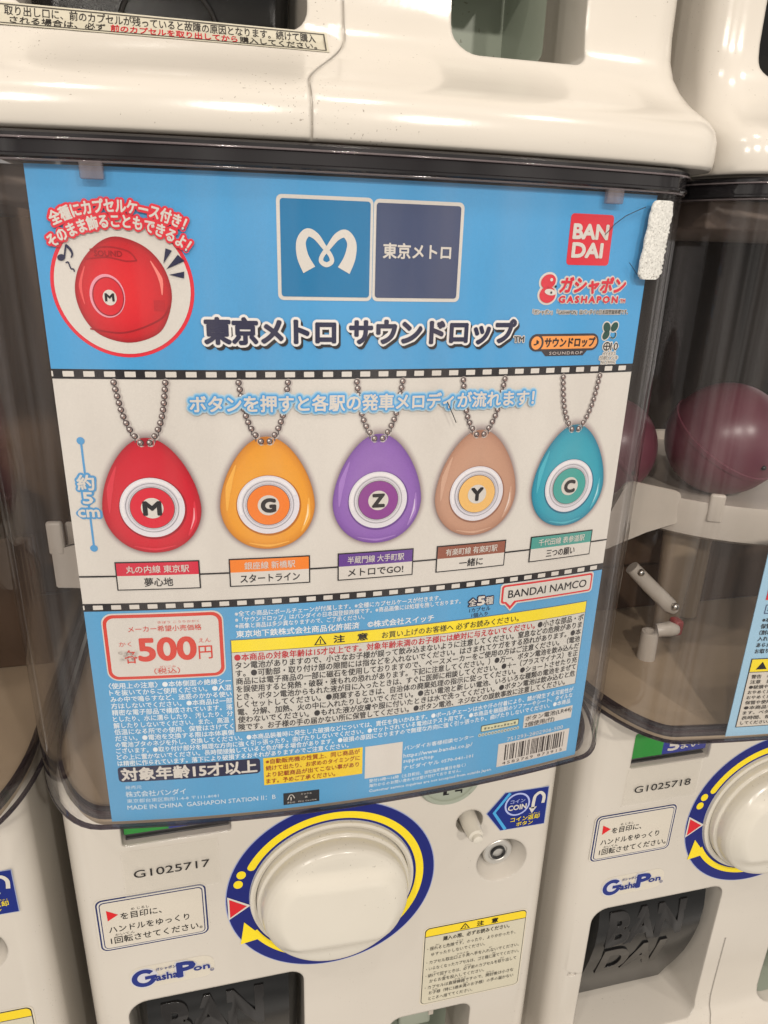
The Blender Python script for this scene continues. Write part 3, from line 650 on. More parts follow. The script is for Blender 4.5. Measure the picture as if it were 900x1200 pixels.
p.text('取り出し口に、前のカプセルが残っていると故障の原因となります。続けて購入', -144, -26, ZT - 3.6, 4.7, (50, 46, 44), 1, 0.012)
p.text('される場合は、必ず', -142, -108, ZL + 3.5, 4.7, (50, 46, 44), 1, 0.012); p.text('前のカプセルを取り出してから', -106, -58, ZL + 3.5, 5.0, (190, 40, 50), 1, 0.02); p.text('購入してください。', -57, -26, ZL + 3.5, 4.7, (50, 46, 44), 1, 0.012)
p.build('warning_strip', upper, M['vinyl'])

# hook-and-loop patch left on the corner of the clear front
plan = cover_plan(0.0)
def plan_at(x):
    for (p0, p1) in zip(plan, plan[1:]):
        if p0[0] <= x <= p1[0] and p0[1] < 0.1: k = (x - p0[0]) / max(1e-9, p1[0] - p0[0]); return p0[1] + (p1[1] - p0[1]) * k
    return plan[-1][1]
bm = bmesh.new(); rows_ = 46; cols_ = 16; front = []
for j in range(rows_ + 1):
    v = j / rows_; z = 0.0735 - 0.0330 * v
    xl = 0.1245 - 0.0030 * v + 0.0002 * math.sin(v * 23); xr = 0.1372 - 0.0020 * v + random.uniform(-0.0007, 0.0007)
    if v < 0.08: xl += 0.0022 * (1 - v / 0.08) ** 2; xr -= 0.0025 * (1 - v / 0.08) ** 2
    if v > 0.9: xl += 0.0025 * ((v - 0.9) / 0.1) ** 2; xr -= 0.002 * ((v - 0.9) / 0.1)
    front.append([bm.verts.new((xl + (xr - xl) * i / cols_, plan_at(xl + (xr - xl) * i / cols_) - 0.0013 - (random.uniform(0, 0.00025) if 0 < i < cols_ else -0.0008), z + (random.uniform(-0.0004, 0.0004) if 0 < j < rows_ else 0))) for i in range(cols_ + 1)])
for j in range(rows_):
    for i in range(cols_): bm.faces.new((front[j][i], front[j][i + 1], front[j + 1][i + 1], front[j + 1][i]))
ext = bmesh.ops.extrude_face_region(bm, geom=bm.faces[:])
for g in ext['geom']:
    if isinstance(g, bmesh.types.BMVert): g.co.y = plan_at(g.co.x) - 0.00005
bm_obj('hook_and_loop_patch', bm, M['velcro'], main, 80)

# ------------------------------------------------------------------ the printed card
card = thing('display_card', 'blue and white sound keychain display card behind the clear front', 'display card', (0, 0, 0))
bm = bmesh.new(); n = 48
rings = [[on_card(-130 + 260 * i / n, z, o) for i in range(n + 1)] for z, o in ((75.8, -0.0004), (75.8, 0), (-227.6, 0), (-227.6, -0.0004))]
vs = loft(bm, rings, False, False, False)
for i in range(n): bm.faces.new((vs[3][i], vs[3][i + 1], vs[0][i + 1], vs[0][i]))
bm_obj('card_sheet', bm, mat('card_stock', rgb(*W_), 0.5, 0.3), card)
BLUE = (70, 152, 205); BLUE2 = (84, 155, 201); RED = (214, 36, 54); NAVY = (26, 30, 64)
p = Print(on_card, 1)
p.rect(-130, 130, 75.8, 1.9, BLUE, 0); p.rect(-130, 130, -106.9, -227.6, BLUE2, 0); p.rect(-130, 130, -1.9, -103.1, W_, 0)
p.build('background_print', card)
for zc in (0.0, -105.0):
    p = Print(on_card, 1); p.rect(-130, 130, zc - 1.95, zc + 1.95, K_, 1)
    for i in range(-1, 32):
        x = (i - 15.475) * 7.983; x0 = max(-130, x - 2.15); x1 = min(130, x + 2.15)
        p.rrect(x0, x1, zc - 1.05, zc + 1.15, 0.2, W_, 2)
    p.build('film_strip_print', card)
# capsule picture in a circle with arched writing
p = Print(on_card, 1)
p.ell(-99.1, 33.6, 26.8, 26.8, RED, 1, 72); p.ell(-99.1, 33.6, 25.4, 25.4, W_, 2, 72)
egg = [(-101.3, 51.8), (-93.7, 50.5), (-87.3, 46.6), (-82.5, 39.5), (-81.0, 30.0), (-84.4, 19.5), (-90.0, 14.7), (-99.5, 12.6), (-109.6, 15.6), (-115.2, 22.5), (-117.1, 31.7), (-114.5, 40.9), (-108.3, 48.2)]
def closed(pts, sub=6):
    n = len(pts); out = []
    for i in range(n):
        p0, p1, p2, p3 = pts[i - 1], pts[i], pts[(i + 1) % n], pts[(i + 2) % n]
        for k in range(sub):
            t = k / sub; out.append(tuple(0.5 * (2 * p1[j] + (p2[j] - p0[j]) * t + (2 * p0[j] - 5 * p1[j] + 4 * p2[j] - p3[j]) * t * t + (3 * p1[j] - p0[j] - 3 * p2[j] + p3[j]) * t ** 3) for j in (0, 1)))
    return out
def grad(p, outline, cx, cz, stops, layer):
    """concentric printed tones: stops of (scale, colour) from the rim inwards"""
    n = len(outline); pts = []; cols = []; fs = []
    for k, (s_, cc) in enumerate(stops):
        for (x, z) in outline: pts.append((cx + (x - cx) * s_, cz + (z - cz) * s_)); cols.append(cc)
    for k in range(len(stops) - 1):
        for i in range(n): j = (i + 1) % n; fs.append((k * n + i, k * n + j, (k + 1) * n + j, (k + 1) * n + i))
    pts.append((cx, cz)); cols.append(stops[-1][1]); b_ = (len(stops) - 1) * n
    if stops[-1][0] < 0.95:
        for i in range(n): fs.append((b_ + i, b_ + (i + 1) % n, len(pts) - 1))
    p.add(pts, fs, cols, layer)
grad(p, closed(egg), -100, 33, [(1.0, (150, 18, 30)), (0.9, (186, 26, 36)), (0.6, (206, 32, 42)), (0.2, (214, 40, 46))], 3)
p.stroke([(-88.0, 43.5), (-84.8, 37), (-84.6, 31)], [0.3, 1.6, 0.3], (236, 130, 120), 4); p.stroke([(-112.5, 41), (-114.8, 34), (-114.0, 27)], [0.3, 1.2, 0.3], (222, 84, 84), 4)
p.stroke([(-110, 47), (-103.5, 48.2), (-96, 46.8), (-93.0, 43.5)], 0.5, (160, 20, 32), 4); p.stroke([(-112, 43.6), (-104, 44.4), (-97, 43.2), (-93.0, 43.5)], 0.5, (160, 20, 32), 4)
p.stroke([(-113, 17.8), (-100, 16.5), (-86.5, 21.5), (-82, 27)], 0.6, (150, 18, 30), 4); p.rect(-88, -84, 25, 29, (180, 24, 36), 4)
p.text('SOUND', -108.5, -98.2, 45.8, 3.0, (150, 16, 30), 5, 0.01, latin=True)
p.ell(-105.2, 30.2, 6.6, 8.1, (222, 150, 165), 4); p.ell(-104.9, 30.0, 5.9, 7.3, (150, 30, 44), 5); p.ell(-104.8, 30.0, 5.5, 6.9, (206, 36, 48), 6); p.ell(-104.3, 29.7, 2.6, 2.9, W_, 7); p.text('M', -105.9, -102.7, 29.8, 3.9, K_, 8, 0.05, latin=True)
oc = RED
p.text('全種にカプセルケース付き！', -123.6, -73.2, 62.6, 5.2, W_, 9, 0.035, outline=[(0.20, oc, 8, 0, 0)], arc=(-98.8, 56))
p.text('そのまま飾ることもできるよ！', -126.0, -71.4, 57.4, 5.2, W_, 9, 0.035, outline=[(0.20, oc, 8, 0, 0)], arc=(-98.6, 43))
p.ell(-120.6, 43.9, 1.5, 1.15, NAVY, 5, 20, 0.3); p.stroke([(-119.4, 44.0), (-118.9, 46.2), (-118.3, 48.6)], 0.6, NAVY, 5.3); p.stroke([(-118.4, 48.4), (-116.9, 46.8), (-116.4, 45.2), (-117.0, 43.9)], [1.0, 1.0, 0.7, 0.4], NAVY, 5.6); p.stroke([(-119.2, 42.0), (-118.3, 42.3), (-117.9, 41.2), (-117.5, 40.0), (-116.6, 39.8), (-116.4, 38.9)], 0.5, NAVY, 5)
p.poly([(-83.2, 42.6), (-82.0, 48.2), (-79.7, 47.4)], NAVY, 5); p.poly([(-82.3, 40.6), (-77.6, 46.0), (-75.2, 43.8)], NAVY, 5); p.poly([(-81.4, 38.6), (-75.6, 39.9), (-75.9, 37.4)], NAVY, 5)
p.build('capsule_picture', card)
# operator logo: two squares
p = Print(on_card, 1)
p.rrect(-39.8, -1.7, 68.9, 29.9, 2.2, W_, 1); p.rrect(-1.5, 36.5, 68.7, 29.9, 2.2, W_, 1)
p.rrect(-38.4, -2.8, 67.5, 31.3, 1.2, (10, 112, 162), 2); p.rrect(-0.4, 35.1, 67.3, 31.3, 1.2, (56, 70, 104), 2)
p.stroke([(-27.3, 41.6), (-29.8, 46.5), (-30.4, 52.0), (-28.0, 55.4), (-24.6, 54.2), (-21.4, 50.4), (-18.8, 47.2), (-18.3, 44.9), (-20.4, 43.7), (-22.5, 44.9), (-22.0, 47.2), (-19.4, 50.4), (-16.2, 54.2), (-12.8, 55.4), (-10.3, 52.0), (-11.0, 46.5), (-13.4, 41.6)],
         [5.4, 4.6, 3.7, 3.1, 2.7, 1.9, 1.7, 1.8, 1.9, 1.8, 1.7, 1.9, 2.7, 3.1, 3.7, 4.6, 5.4], W_, 3, 8)
p.text('東京メトロ', 2.7, 31.5, 49.6, 6.2, W_, 3, 0.028, 4)
p.build('operator_logo', card)
# title
p = Print(on_card, 1)
for s_, x0, x1 in (('東京メトロ', -69.2, -16.9), ('サウンドロップ', -10.6, 63.8)):
    p.text(s_, x0, x1, 17.6, 10.8, NAVY, 7, 0.050, 4, outline=[(0.145, K_, 2, 0.9, -1.2), (0.145, K_, 3, 0.5, -0.6), (0.145, (226, 224, 220), 5, 0, 0)])
p.text('TM', 63.6, 68.6, 14.3, 3.7, K_, 7, 0.02, latin=True, outline=[(0.12, W_, 5, 0, 0)])
p.build('title_lettering', card)
# maker logos
p = Print(on_card, 1); p.rrect(86.2, 108.2, 66.8, 45.9, 1.6, (208, 40, 56), 1)
p.text('BAN', 88.2, 105.8, 59.7, 8.2, W_, 2, 0.05, 4, latin=True); p.text('DAI', 88.6, 104.0, 52.1, 8.2, W_, 2, 0.05, 4, latin=True); p.build('maker_logo', card)
p = Print(on_card, 1); GR = (206, 38, 56)
for k, (cc, l) in enumerate(((W_, 1), (GR, 3))):
    d = 0.9 if k == 0 else 0
    p.ell(78.2, 38.8, 3.7 + d, 3.0 + d, cc, l, rot=0.3); p.ell(78.4, 33.3, 4.0 + d, 3.5 + d, cc, l)
p.ell(79.6, 34.4, 2.9, 1.3, W_, 4, rot=-0.15); p.ell(79.6, 39.6, 0.7, 0.7, W_, 4); p.ell(81.9, 36.8, 0.6, 0.5, K_, 5); p.ell(80.0, 34.2, 0.5, 0.5, K_, 5)
p.text('ガシャポン', 84.6, 118.8, 37.5, 7.2, GR, 4, 0.045, outline=[(0.14, W_, 1, 0, 0)], slant=0.12)
p.text('GASHAPON', 84.4, 115.6, 31.4, 3.9, GR, 4, 0.05, latin=True, outline=[(0.18, W_, 1, 0, 0)], spacing=1.35); p.text('TM', 117.2, 120.0, 30.8, 2.2, GR, 4, 0.02, latin=True, outline=[(0.18, W_, 1, 0, 0)])
p.build('series_logo', card)
p = Print(on_card, 1); p.text('「ガシャポン」「GASHAPON」はバンダイの日本国登録商標です。', 72.0, 122.6, 25.9, 2.3, K_, 2, 0.014, outline=[(0.12, W_, 1, 0, 0)]); p.build('trademark_note', card)
p = Print(on_card, 1); DK = (52, 46, 50); OR = (232, 150, 74)
p.rrect(71.6, 108.4, 16.4, 8.7, 3.7, DK, 1); p.poly([(78, 9.2), (103, 9.2), (100.6, 6.5), (80.6, 6.5)], DK, 1); p.rrect(72.6, 107.4, 15.4, 9.7, 2.8, OR, 2); p.ell(75.6, 12.5, 3.3, 3.6, DK, 3); p.ell(75.2, 12.5, 2.6, 2.9, OR, 4); p.text('♪', 73.8, 76.6, 12.9, 3.6, K_, 5, 0.02)
p.text('サウンドロップ', 79.6, 106.2, 12.6, 4.6, K_, 3, 0.035); p.text('SOUNDROP', 82.4, 100.0, 7.8, 1.9, (190, 180, 175), 3, 0.02, latin=True, spacing=1.2)
p.build('series_badge', card)
p = Print(on_card, 1); DG = (24, 70, 60)
for k, (cc, l) in enumerate(((W_, 1), (DG, 2))):
    d = 0.55 if k == 0 else 0
    p.ell(112.0, 19.0, 1.9 + d, 2.4 + d, cc, l, rot=0.5); p.ell(116.2, 19.2, 1.8 + d, 2.3 + d, cc, l, rot=-0.6); p.ell(112.0, 15.6, 1.7 + d, 2.3 + d, cc, l, rot=-0.6)
p.ring(116.0, 15.6, 1.9, 1.4, W_, 3, 200, 420); p.ring(115.9, 15.6, 1.7, 1.2, DG, 4, 210, 400)
p.ring(113.2, 10.4, 2.0, 1.5, K_, 3); p.rect(112.9, 113.4, 8.6, 12.2, K_, 3); p.rect(111.4, 115, 10.2, 10.7, K_, 3); p.ell(113.2, 10.4, 2.5, 2.5, W_, 2); p.text('10', 115.3, 119.5, 10.3, 4.9, K_, 4, 0, outline=[(0.13, W_, 2, 0, 0)], latin=True)
for s_, x0, x1, zc in (('バイオマス', 111.5, 118.8, 6.9), ('印刷インキ', 110.0, 120.4, 5.0), ('No.190062', 111.2, 119.4, 3.1)): p.text(s_, x0, x1, zc, 2.0, K_, 3, 0, 1, outline=[(0.22, W_, 2, 0, 0)])
p.build('ink_mark', card)
# lead line with a printed blue glow
p = Print(on_card, 1)
p.text('ボタンを押すと各駅の発車メロディが流れます！', -76.8, 76.2, -11.9, 7.4, W_, 11, 0.03, 3, outline=[(0.24, (172, 200, 216), 7, 0, 0), (0.18, (132, 186, 218), 8, 0, 0), (0.125, (92, 168, 218), 9, 0, 0), (0.085, (66, 150, 212), 10, 0, 0)])
p.build('lead_line', card)
# the five keychains
KEYS = [(-95.8, 'M', (196, 24, 44), (150, 14, 34), (226, 70, 84), (206, 30, 52)), (-46.4, 'G', (222, 150, 44), (176, 104, 24), (242, 190, 96), (230, 122, 34)),
        (3.0, 'Z', (134, 92, 172), (98, 58, 136), (176, 140, 206), (132, 52, 138)), (51.2, 'Y', (184, 142, 118), (146, 104, 84), (210, 174, 152), (228, 182, 108)),
        (101.5, 'C', (40, 150, 172), (18, 100, 128), (104, 192, 206), (58, 156, 148))]
NAMES = [('丸の内線', '東京駅', '夢心地', (200, 26, 58)), ('銀座線', '新橋駅', 'スタートライン', (230, 126, 40)), ('半蔵門線', '大手町駅', 'メトロでGO!', (92, 52, 138)), ('有楽町線', '有楽町駅', '一緒に', (140, 84, 66)), ('千代田線', '表参道駅', '三つの願い', (70, 150, 140))]
for (cx, let, base, dark, lite, inner), (n1, n2, n3, lc) in zip(KEYS, NAMES):
    p = Print(on_card, 1); zc = -57.5
    out = []
    for i in range(72):
        t = 2 * math.pi * i / 72; c_, s_ = math.cos(t), math.sin(t)
        if s_ >= 0: out.append((cx + 20.7 * c_ * (1 - 0.14 * s_ * s_ - 0.04 * math.sin(2 * t) * (1 if c_ > 0 else -1)), zc + 31.3 * s_))
        else: out.append((cx + 20.7 * math.copysign(abs(c_) ** 0.94, c_), zc + 20.8 * s_))
    grad(p, out, cx, zc, [(1.13, W_), (1.09, (194, 188, 182)), (1.05, (172, 162, 158)), (1.0, (140, 128, 126))], 1)
    grad(p, out, cx, zc + 1.5, [(1.0, tuple((a_ * 2 + b_) // 3 for a_, b_ in zip(dark, base))), (0.95, tuple((a_ + 2 * b_) // 3 for a_, b_ in zip(dark, base))), (0.84, base), (0.6, tuple((a_ + 5 * b_) // 6 for a_, b_ in zip(lite, base))), (0.2, base)], 3)
    p.stroke([(cx - 13.2, zc + 19), (cx - 16.6, zc + 9), (cx - 17.8, zc - 2)], [0.4, 2.6, 0.4], tuple((a_ + b_) // 2 for a_, b_ in zip(base, lite)), 4)
    p.stroke([(cx + 14.6, zc - 13), (cx + 17.4, zc - 6), (cx + 18.0, zc + 3)], [0.4, 2.3, 0.4], tuple((a_ + b_) // 2 for a_, b_ in zip(base, lite)), 4); p.stroke([(cx + 15.6, zc - 10), (cx + 17.3, zc - 5), (cx + 17.6, zc)], [0.2, 0.8, 0.2], tuple((a_ + 236) // 2 for a_ in lite), 5)
    p.stroke([(cx - 9, zc - 17.5), (cx, zc - 19.2), (cx + 9, zc - 17.5)], [0.3, 1.1, 0.3], tuple((a_ + b_) // 2 for a_, b_ in zip(base, lite)), 4)
    p.ell(cx + 0.4, zc - 0.1, 14.2, 14.2, dark, 4, 64); p.ell(cx + 0.2, zc + 0.3, 13.6, 13.6, (214, 212, 218), 5, 64); p.ring(cx + 0.2, zc + 0.3, 13.0, 11.7, (226, 224, 226), 6, 20, 200)
    p.ring(cx + 0.2, zc + 0.3, 11.2, 11.02, (96, 92, 100), 6); p.ring(cx + 0.2, zc + 0.3, 10.0, 9.86, (128, 124, 132), 6); p.ring(cx + 0.2, zc + 0.3, 10.95, 10.5, (204, 202, 208), 6)
    p.ell(cx + 0.2, zc + 0.3, 9.5, 9.5, (110, 100, 104), 6, 56); p.ell(cx + 0.2, zc + 0.3, 9.2, 9.2, inner, 7, 56); p.ell(cx + 0.2, zc + 0.3, 4.7, 4.7, W_, 8, 40)
    wl = {'M': 3.5, 'G': 2.9, 'Z': 2.6, 'Y': 2.8, 'C': 2.7}[let]
    p.text(let, cx + 0.2 - wl, cx + 0.2 + wl, zc + 0.3, 8.4, K_, 9, 0.06, 5, latin=True)
    p.ell(cx - 0.6, zc + 29.4, 2.6, 1.6, dark, 4)
    p.build('keychain_print', card)
    q = Print(on_card, 1)
    for sgn in (-1, 1):
        for k in range(10):
            t = k / 9.2; x = cx + sgn * (10.0 - 3.6 * t - 5.2 * t ** 4) + (0.2 if sgn > 0 else 0) - 0.4; z = -3.2 - 25.6 * t
            if k < 9: q.rect(x - 0.25, x + 0.25, z, z - 2.8, (92, 84, 84), 4)
            q.ell(x + 0.2, z - 0.2, 1.75, 1.75, (186, 178, 172), 3, 16); q.ell(x, z, 1.28, 1.28, (62, 54, 54), 5, 18); q.ell(x - 0.1, z + 0.1, 0.95, 0.95, (122, 108, 104), 6, 14); q.ell(x - 0.35, z + 0.4, 0.42, 0.42, (226, 220, 214), 7, 10); q.ell(x + 0.3, z - 0.5, 0.3, 0.25, (176, 140, 128), 7, 8)
    q.build('ball_chain_print', card)
    q = Print(on_card, 1); x0, x1 = cx - 18.3, cx + 18.3
    q.rect(x0, x1, -82.5, -96.5, K_, 3); q.rect(x0 + .6, x1 - .6, -83.1, -89.3, lc, 4); q.rect(x0 + .6, x1 - .6, -89.3, -95.9, W_, 4)
    wd = 1.0 if len(n1) + len(n2) > 6 else 0.84
    q.text(n1 + ' ' + n2, cx - 13.6 * wd, cx + 13.6 * wd, -86.2, 3.9, W_, 5, 0.012)
    wd = {3: 6.2, 7: 13.4, 8: 12.0, 5: 8.4}.get(len(n3), 9)
    q.text(n3, cx - wd, cx + wd, -92.6, 4.6, K_, 5, 0.02); q.build('tune_label_print', card)
p = Print(on_card, 1); p.rect(-129.9, 129.9, -89.1, -89.9, K_, 2); p.build('rule_print', card)
# size mark
p = Print(on_card, 1); SB = (84, 150, 200)
p.rect(-122.4, -121.5, -27.5, -75.8, SB, 1); p.ell(-122, -27.5, 1.6, 1.6, SB, 2); p.ell(-122, -75.8, 1.6, 1.6, SB, 2)
for s_, x0, x1, zc, h in (('約', -125.4, -118.6, -45.6, 7.2), ('5', -123.9, -119.9, -52.4, 7.2), ('cm', -126.6, -117.8, -58.6, 7.0)): p.text(s_, x0, x1, zc, h, W_, 4, 0.03, outline=[(0.16, SB, 2, 0, 0)], latin=(s_ != '約'))
p.build('size_mark', card)
# price box
p = Print(on_card, 1); PR = (204, 62, 48)
p.rrect(-123.0, -68.6, -108.2, -143.8, 5.0, W_, 1); p.rrect(-122.4, -69.2, -108.9, -143.1, 4.6, PR, 2); p.rrect(-120.8, -70.8, -110.5, -141.5, 3.4, W_, 3)
p.text('メーカー希望小売価格', -111.4, -78.6, -116.3, 3.3, PR, 4, 0.008); p.text('きぼう こうりかかく', -98, -79.4, -113.1, 1.5, PR, 4)
p.text('500', -107.6, -82.0, -127.2, 16.6, PR, 4, 0.035, 5, latin=True); p.text('円', -80.6, -74.4, -129.6, 8.2, PR, 4, 0.01); p.text('えん', -80.3, -74.8, -123.4, 2.7, PR, 4)
p.text('かく', -116.2, -110.6, -124.0, 2.9, PR, 4); p.text('各', -114.2, -108.6, -130.8, 7.4, PR, 4, 0.02); p.text('（税込）', -101.6, -89.8, -139.0, 3.4, PR, 4, 0.008); p.text('ぜいこみ', -99, -91.6, -136.7, 1.3, PR, 4)
p.build('price_box', card)
p = Print(on_card, 9)                                     # torn scrap of an old sticker over the price
for k in range(26): p.ell(-112.6 + random.uniform(-3.4, 4.2), -129.0 + random.uniform(-3.0, 2.4), random.uniform(.3, 1.1), random.uniform(.2, .8), random.choice([(196, 190, 182), (176, 168, 160), (204, 120, 110), (150, 140, 134)]), 0, 9, random.uniform(0, 3))
p.build('sticker_scrap', card)
# notes
p = Print(on_card, 1)
NOTE = ['〈使用上の注意〉●本体側面の絶縁シー', 'トを抜いてからご使用ください。●人混', 'みの中で鳴らすなど、迷惑のかかる使い', '方はしないでください。●本商品は一部', '精密な電子部品で構成されています。落', 'としたり、水に濡らしたり、汚したり、分', '解したりしないでください。また、高温・', '低温になる所での使用、保管はさけてく', 'ださい。●電池を交換する際は本体裏側']
for i, s_ in enumerate(NOTE): p.text(s_, -123.2, -66.6, -146.6 - 3.74 * i, 3.5, (222, 230, 234), 1, 0.018, 1)
NOTE2 = [('の電池ブタのネジを外し、交換してください。●本商品装着時に発生した破損などについては、責任を負いかねます。●ボールチェーンは水や汗の付着により、錆が発生する可能性が', 122), ('ございます。●取り付け部分を無理な方向に強く引っ張ったり、曲げたりしないでください。●セットされている電池はテスト用です。●本商品を樹脂製のソファーやシート、タイルな', 122),
         ('どの上に置かないでください。長時間接触していると色が移る場合があります。●破損の原因になりますので無理な方向に強く引っ張ったり、曲げたりしないでください。●本商品', 121), ('は精密に作られています。落下により破損するおそれがありますのでご注意ください。', -9)]
for i, (s_, x1) in enumerate(NOTE2): p.text(s_, -123.6, x1, -180.2 - 3.74 * i, 3.5, (222, 230, 234), 1, 0.018, 1)
p.build('usage_notes', card)
p = Print(on_card, 1)
p.text('※全ての商品にボールチェーンが付属します。※全種にカプセルケースが付きます。', -63.2, 36.6, -110.6, 3.0, (222, 226, 228), 1, 0.014, 1); p.text('※「サウンドロップ」はバンダイの日本国登録商標です。※商品画像には処理を施しております。', -63.2, 47.4, -113.8, 3.0, (222, 226, 228), 1, 0.014, 1)
p.text('※画像と商品は多少異なりますので、ご了承ください。', -63.2, -1.9, -117.0, 3.0, (222, 226, 228), 1, 0.014, 1); p.text('東京地下鉄株式会社商品化許諾済　©株式会社スイッチ', -63.0, 33.6, -121.4, 3.9, (222, 226, 228), 1, 0.022, 2)
p.build('product_notes', card)
p = Print(on_card, 1)
p.text('全', 51.8, 56.0, -115.2, 4.6, W_, 4, 0.02, outline=[(0.14, NAVY, 2, 0, 0)]); p.text('5', 56.6, 60.4, -114.8, 6.6, W_, 4, 0.05, outline=[(0.13, NAVY, 2, 0, 0)], latin=True); p.text('種', 61.0, 65.2, -115.2, 4.6, W_, 4, 0.02, outline=[(0.14, NAVY, 2, 0, 0)])
p.text('1カプセル', 52.6, 64.2, -119.8, 2.8, NAVY, 1, 0.01, 1); p.text('1個入り', 54.0, 63.0, -122.8, 2.8, NAVY, 1, 0.01, 1); p.build('count_note', card)
# speech bubble logo
p = Print(on_card, 1); BR = (206, 52, 56)
p.rrect(68.9, 124.6, -106.9, -119.0, 2.0, W_, 3); p.poly([(69.2, -116), (79.5, -118.6), (75.4, -123.0)], W_, 3)
p.rrect(69.7, 123.8, -107.7, -118.2, 1.6, BR, 4); p.poly([(69.9, -115.6), (78.6, -118.0), (75.2, -121.9)], BR, 4)
p.rrect(70.7, 122.8, -108.7, -117.2, 1.0, W_, 5); p.poly([(70.9, -115.4), (77.4, -117.0), (75.0, -119.8)], W_, 5)
p.text('BANDAI NAMCO', 73.4, 120.2, -113.0, 6.2, (36, 34, 38), 6, 0.012, 4, latin=True); p.build('company_logo', card)
# caution box
p = Print(on_card, 1); YL = (236, 214, 40)
p.rect(-66.0, 122.9, -124.2, -176.7, (84, 110, 130), 1); p.rect(-65.5, 122.4, -124.6, -131.0, YL, 2); p.rect(-65.5, 122.4, -131.0, -131.3, (90, 84, 60), 2); p.rect(-65.5, 122.4, -131.3, -176.3, (200, 198, 190), 2)
p.poly([(-26.6, -130.2), (-20.4, -130.2), (-23.5, -125.1)], K_, 3); p.poly([(-25.6, -129.7), (-21.4, -129.7), (-23.5, -126.0)], YL, 4); p.rect(-23.75, -23.25, -127.0, -129.4, K_, 5)
p.text('注　意', -17.0, -0.2, -127.8, 4.3, K_, 3, 0.03); p.text('お買い上げのお客様へ 必ずお読みください。', 7.0, 81.2, -128.0, 4.0, K_, 3, 0.006)
TX = (44, 42, 44)
p.text('●本商品の対象年齢は15才以上です。対象年齢未満のお子様には絶対に与えないでください。', -64.4, 91.4, -133.9, 4.3, (186, 30, 44), 3, 0.020, 2); p.text('●小さな部品・ボ', 93.2, 121.8, -133.9, 4.3, TX, 3, 0.018, 2)
BOX = ['タン電池がありますので、小さなお子様が誤って飲み込まないように注意してください。窒息などの危険がありま', 'す。●可動部・取り付け部の隙間には指などを入れないでください。はさまれてケガをする恐れがあります。●本', '商品には電子商品の一部に磁石を使用しておりますので、ペースメーカーをご使用の方はご注意ください。（電池', 'を誤使用すると発熱・破裂・液もれの恐れがあります。下記に注意してください。）●万一、ボタン電池を飲み込んだ',
       'とき、ボタン電池からもれた液が目に入ったときは、すぐに医師に相談してください。●＋−（プラスマイナス）を正', 'しくセットしてください。●廃棄するときは、自治体の廃棄処理の指示に従ってください。●ショートさせたり充', '電、分解、加熱、火の中に入れたりしないでください。●古い電池と新しい電池、いろいろな種類の電池をまぜて', '使わないでください。●もれた液が皮膚や服に付いたときは水で洗ってください。●ボタン電池は飲み込むと危', '険です。お子様の手の届かない所に保管してください。●ボタン電池、ネジなどの誤飲事故に注意してください。']
for i, s_ in enumerate(BOX): p.text(s_, -64.2, 121.4 - (6 if i == 8 else 0), -138.3 - 4.42 * i, 4.2, TX, 3, 0.018, 2)
p.build('caution_box', card)
# age bar, maker lines, small labels
p = Print(on_card, 1); p.rrect(-124.0, -54.4, -193.6, -202.9, 2.0, NAVY, 1); p.text('対象年齢15才以上', -122.4, -56.2, -198.2, 8.2, W_, 2, 0.035, 3); p.build('age_bar', card)
p = Print(on_card, 1); LT = (204, 220, 230)
p.text('発売元', -121.4, -113.4, -206.4, 2.5, LT, 1, 0, 1); p.text('株式会社バンダイ', -121.6, -92.0, -210.6, 3.9, LT, 1, 0.012); p.text('東京都台東区駒形1-4-8 〒111-8081', -121.4, -76.0, -214.9, 2.7, LT, 1, 0, 1); p.text('MADE IN CHINA  GASHAPON STATION Ⅱ：B', -121.5, -47.2, -219.0, 3.9, LT, 1, 0.006, latin=True)
p.build('maker_lines', card)
p = Print(on_card, 1); p.rect(-43.2, -24.4, -217.6, -225.2, (34, 36, 40), 1)
p.stroke([(-41, -222), (-39.8, -219.2), (-38.4, -219.2), (-37.4, -221.4)], 0.4, W_, 2); p.rect(-39.5, -39.0, -220.4, -222.6, W_, 2); p.text('FSC', -41.0, -37.2, -223.9, 1.6, W_, 2, 0, 1, latin=True); p.text('ミックス', -34, -28.5, -219.2, 1.3, W_, 2, 0, 1); p.text('紙', -32, -30.6, -221.4, 1.5, W_, 2, 0, 1); p.text('FSC C01704', -35.4, -26.0, -223.8, 1.3, W_, 2, 0, 1)
p.build('paper_mark', card)
p = Print(on_card, 1); p.rect(-52.8, -1.5, -193.9, -211.0, (232, 200, 44), 1)
for i, (s_, x1) in enumerate((('※自動販売機の性質上、同じ商品が', -3.0), ('続けて出たり、お求めのタイミングに', -3.0), ('より記載商品が出てこない事があり', -3.4), ('ます。予めご了承ください。', -16.0))): p.text(s_, -51.6, x1, -196.2 - 4.1 * i, 3.3, (150, 50, 30), 2, 0.012)
p.build('vending_note', card)
p = Print(on_card, 1); p.rect(-0.1, 20.2, -194.0, -214.6, W_, 1); p.build('blank_square', card)
p = Print(on_card, 1)
for s_, x0, x1, zc, h in (('バンダイお客様相談センター', 21.2, 61.0, -198.4, 3.1), ('https://www.bandai.co.jp/', 21.0, 60.6, -203.2, 3.6), ('support/top', 21.0, 38.2, -206.6, 3.4), ('ナビダイヤル 0570-041-101', 21.2, 61.6, -211.2, 3.1), ('受付10時〜16時（土日祝日、当社指定休業日を除く）', 2.4, 57.6, -216.6, 2.5), ('海外からのお問い合わせは受け付けておりません。', 2.4, 55.0, -219.8, 2.5), ('Customer service inquiries are not accepted from outside Japan.', 2.4, 74.0, -223.1, 2.7)):
    p.text(s_, x0, x1, zc, h, (214, 224, 230), 1, 0.014, 1)
p.build('contact_lines', card)
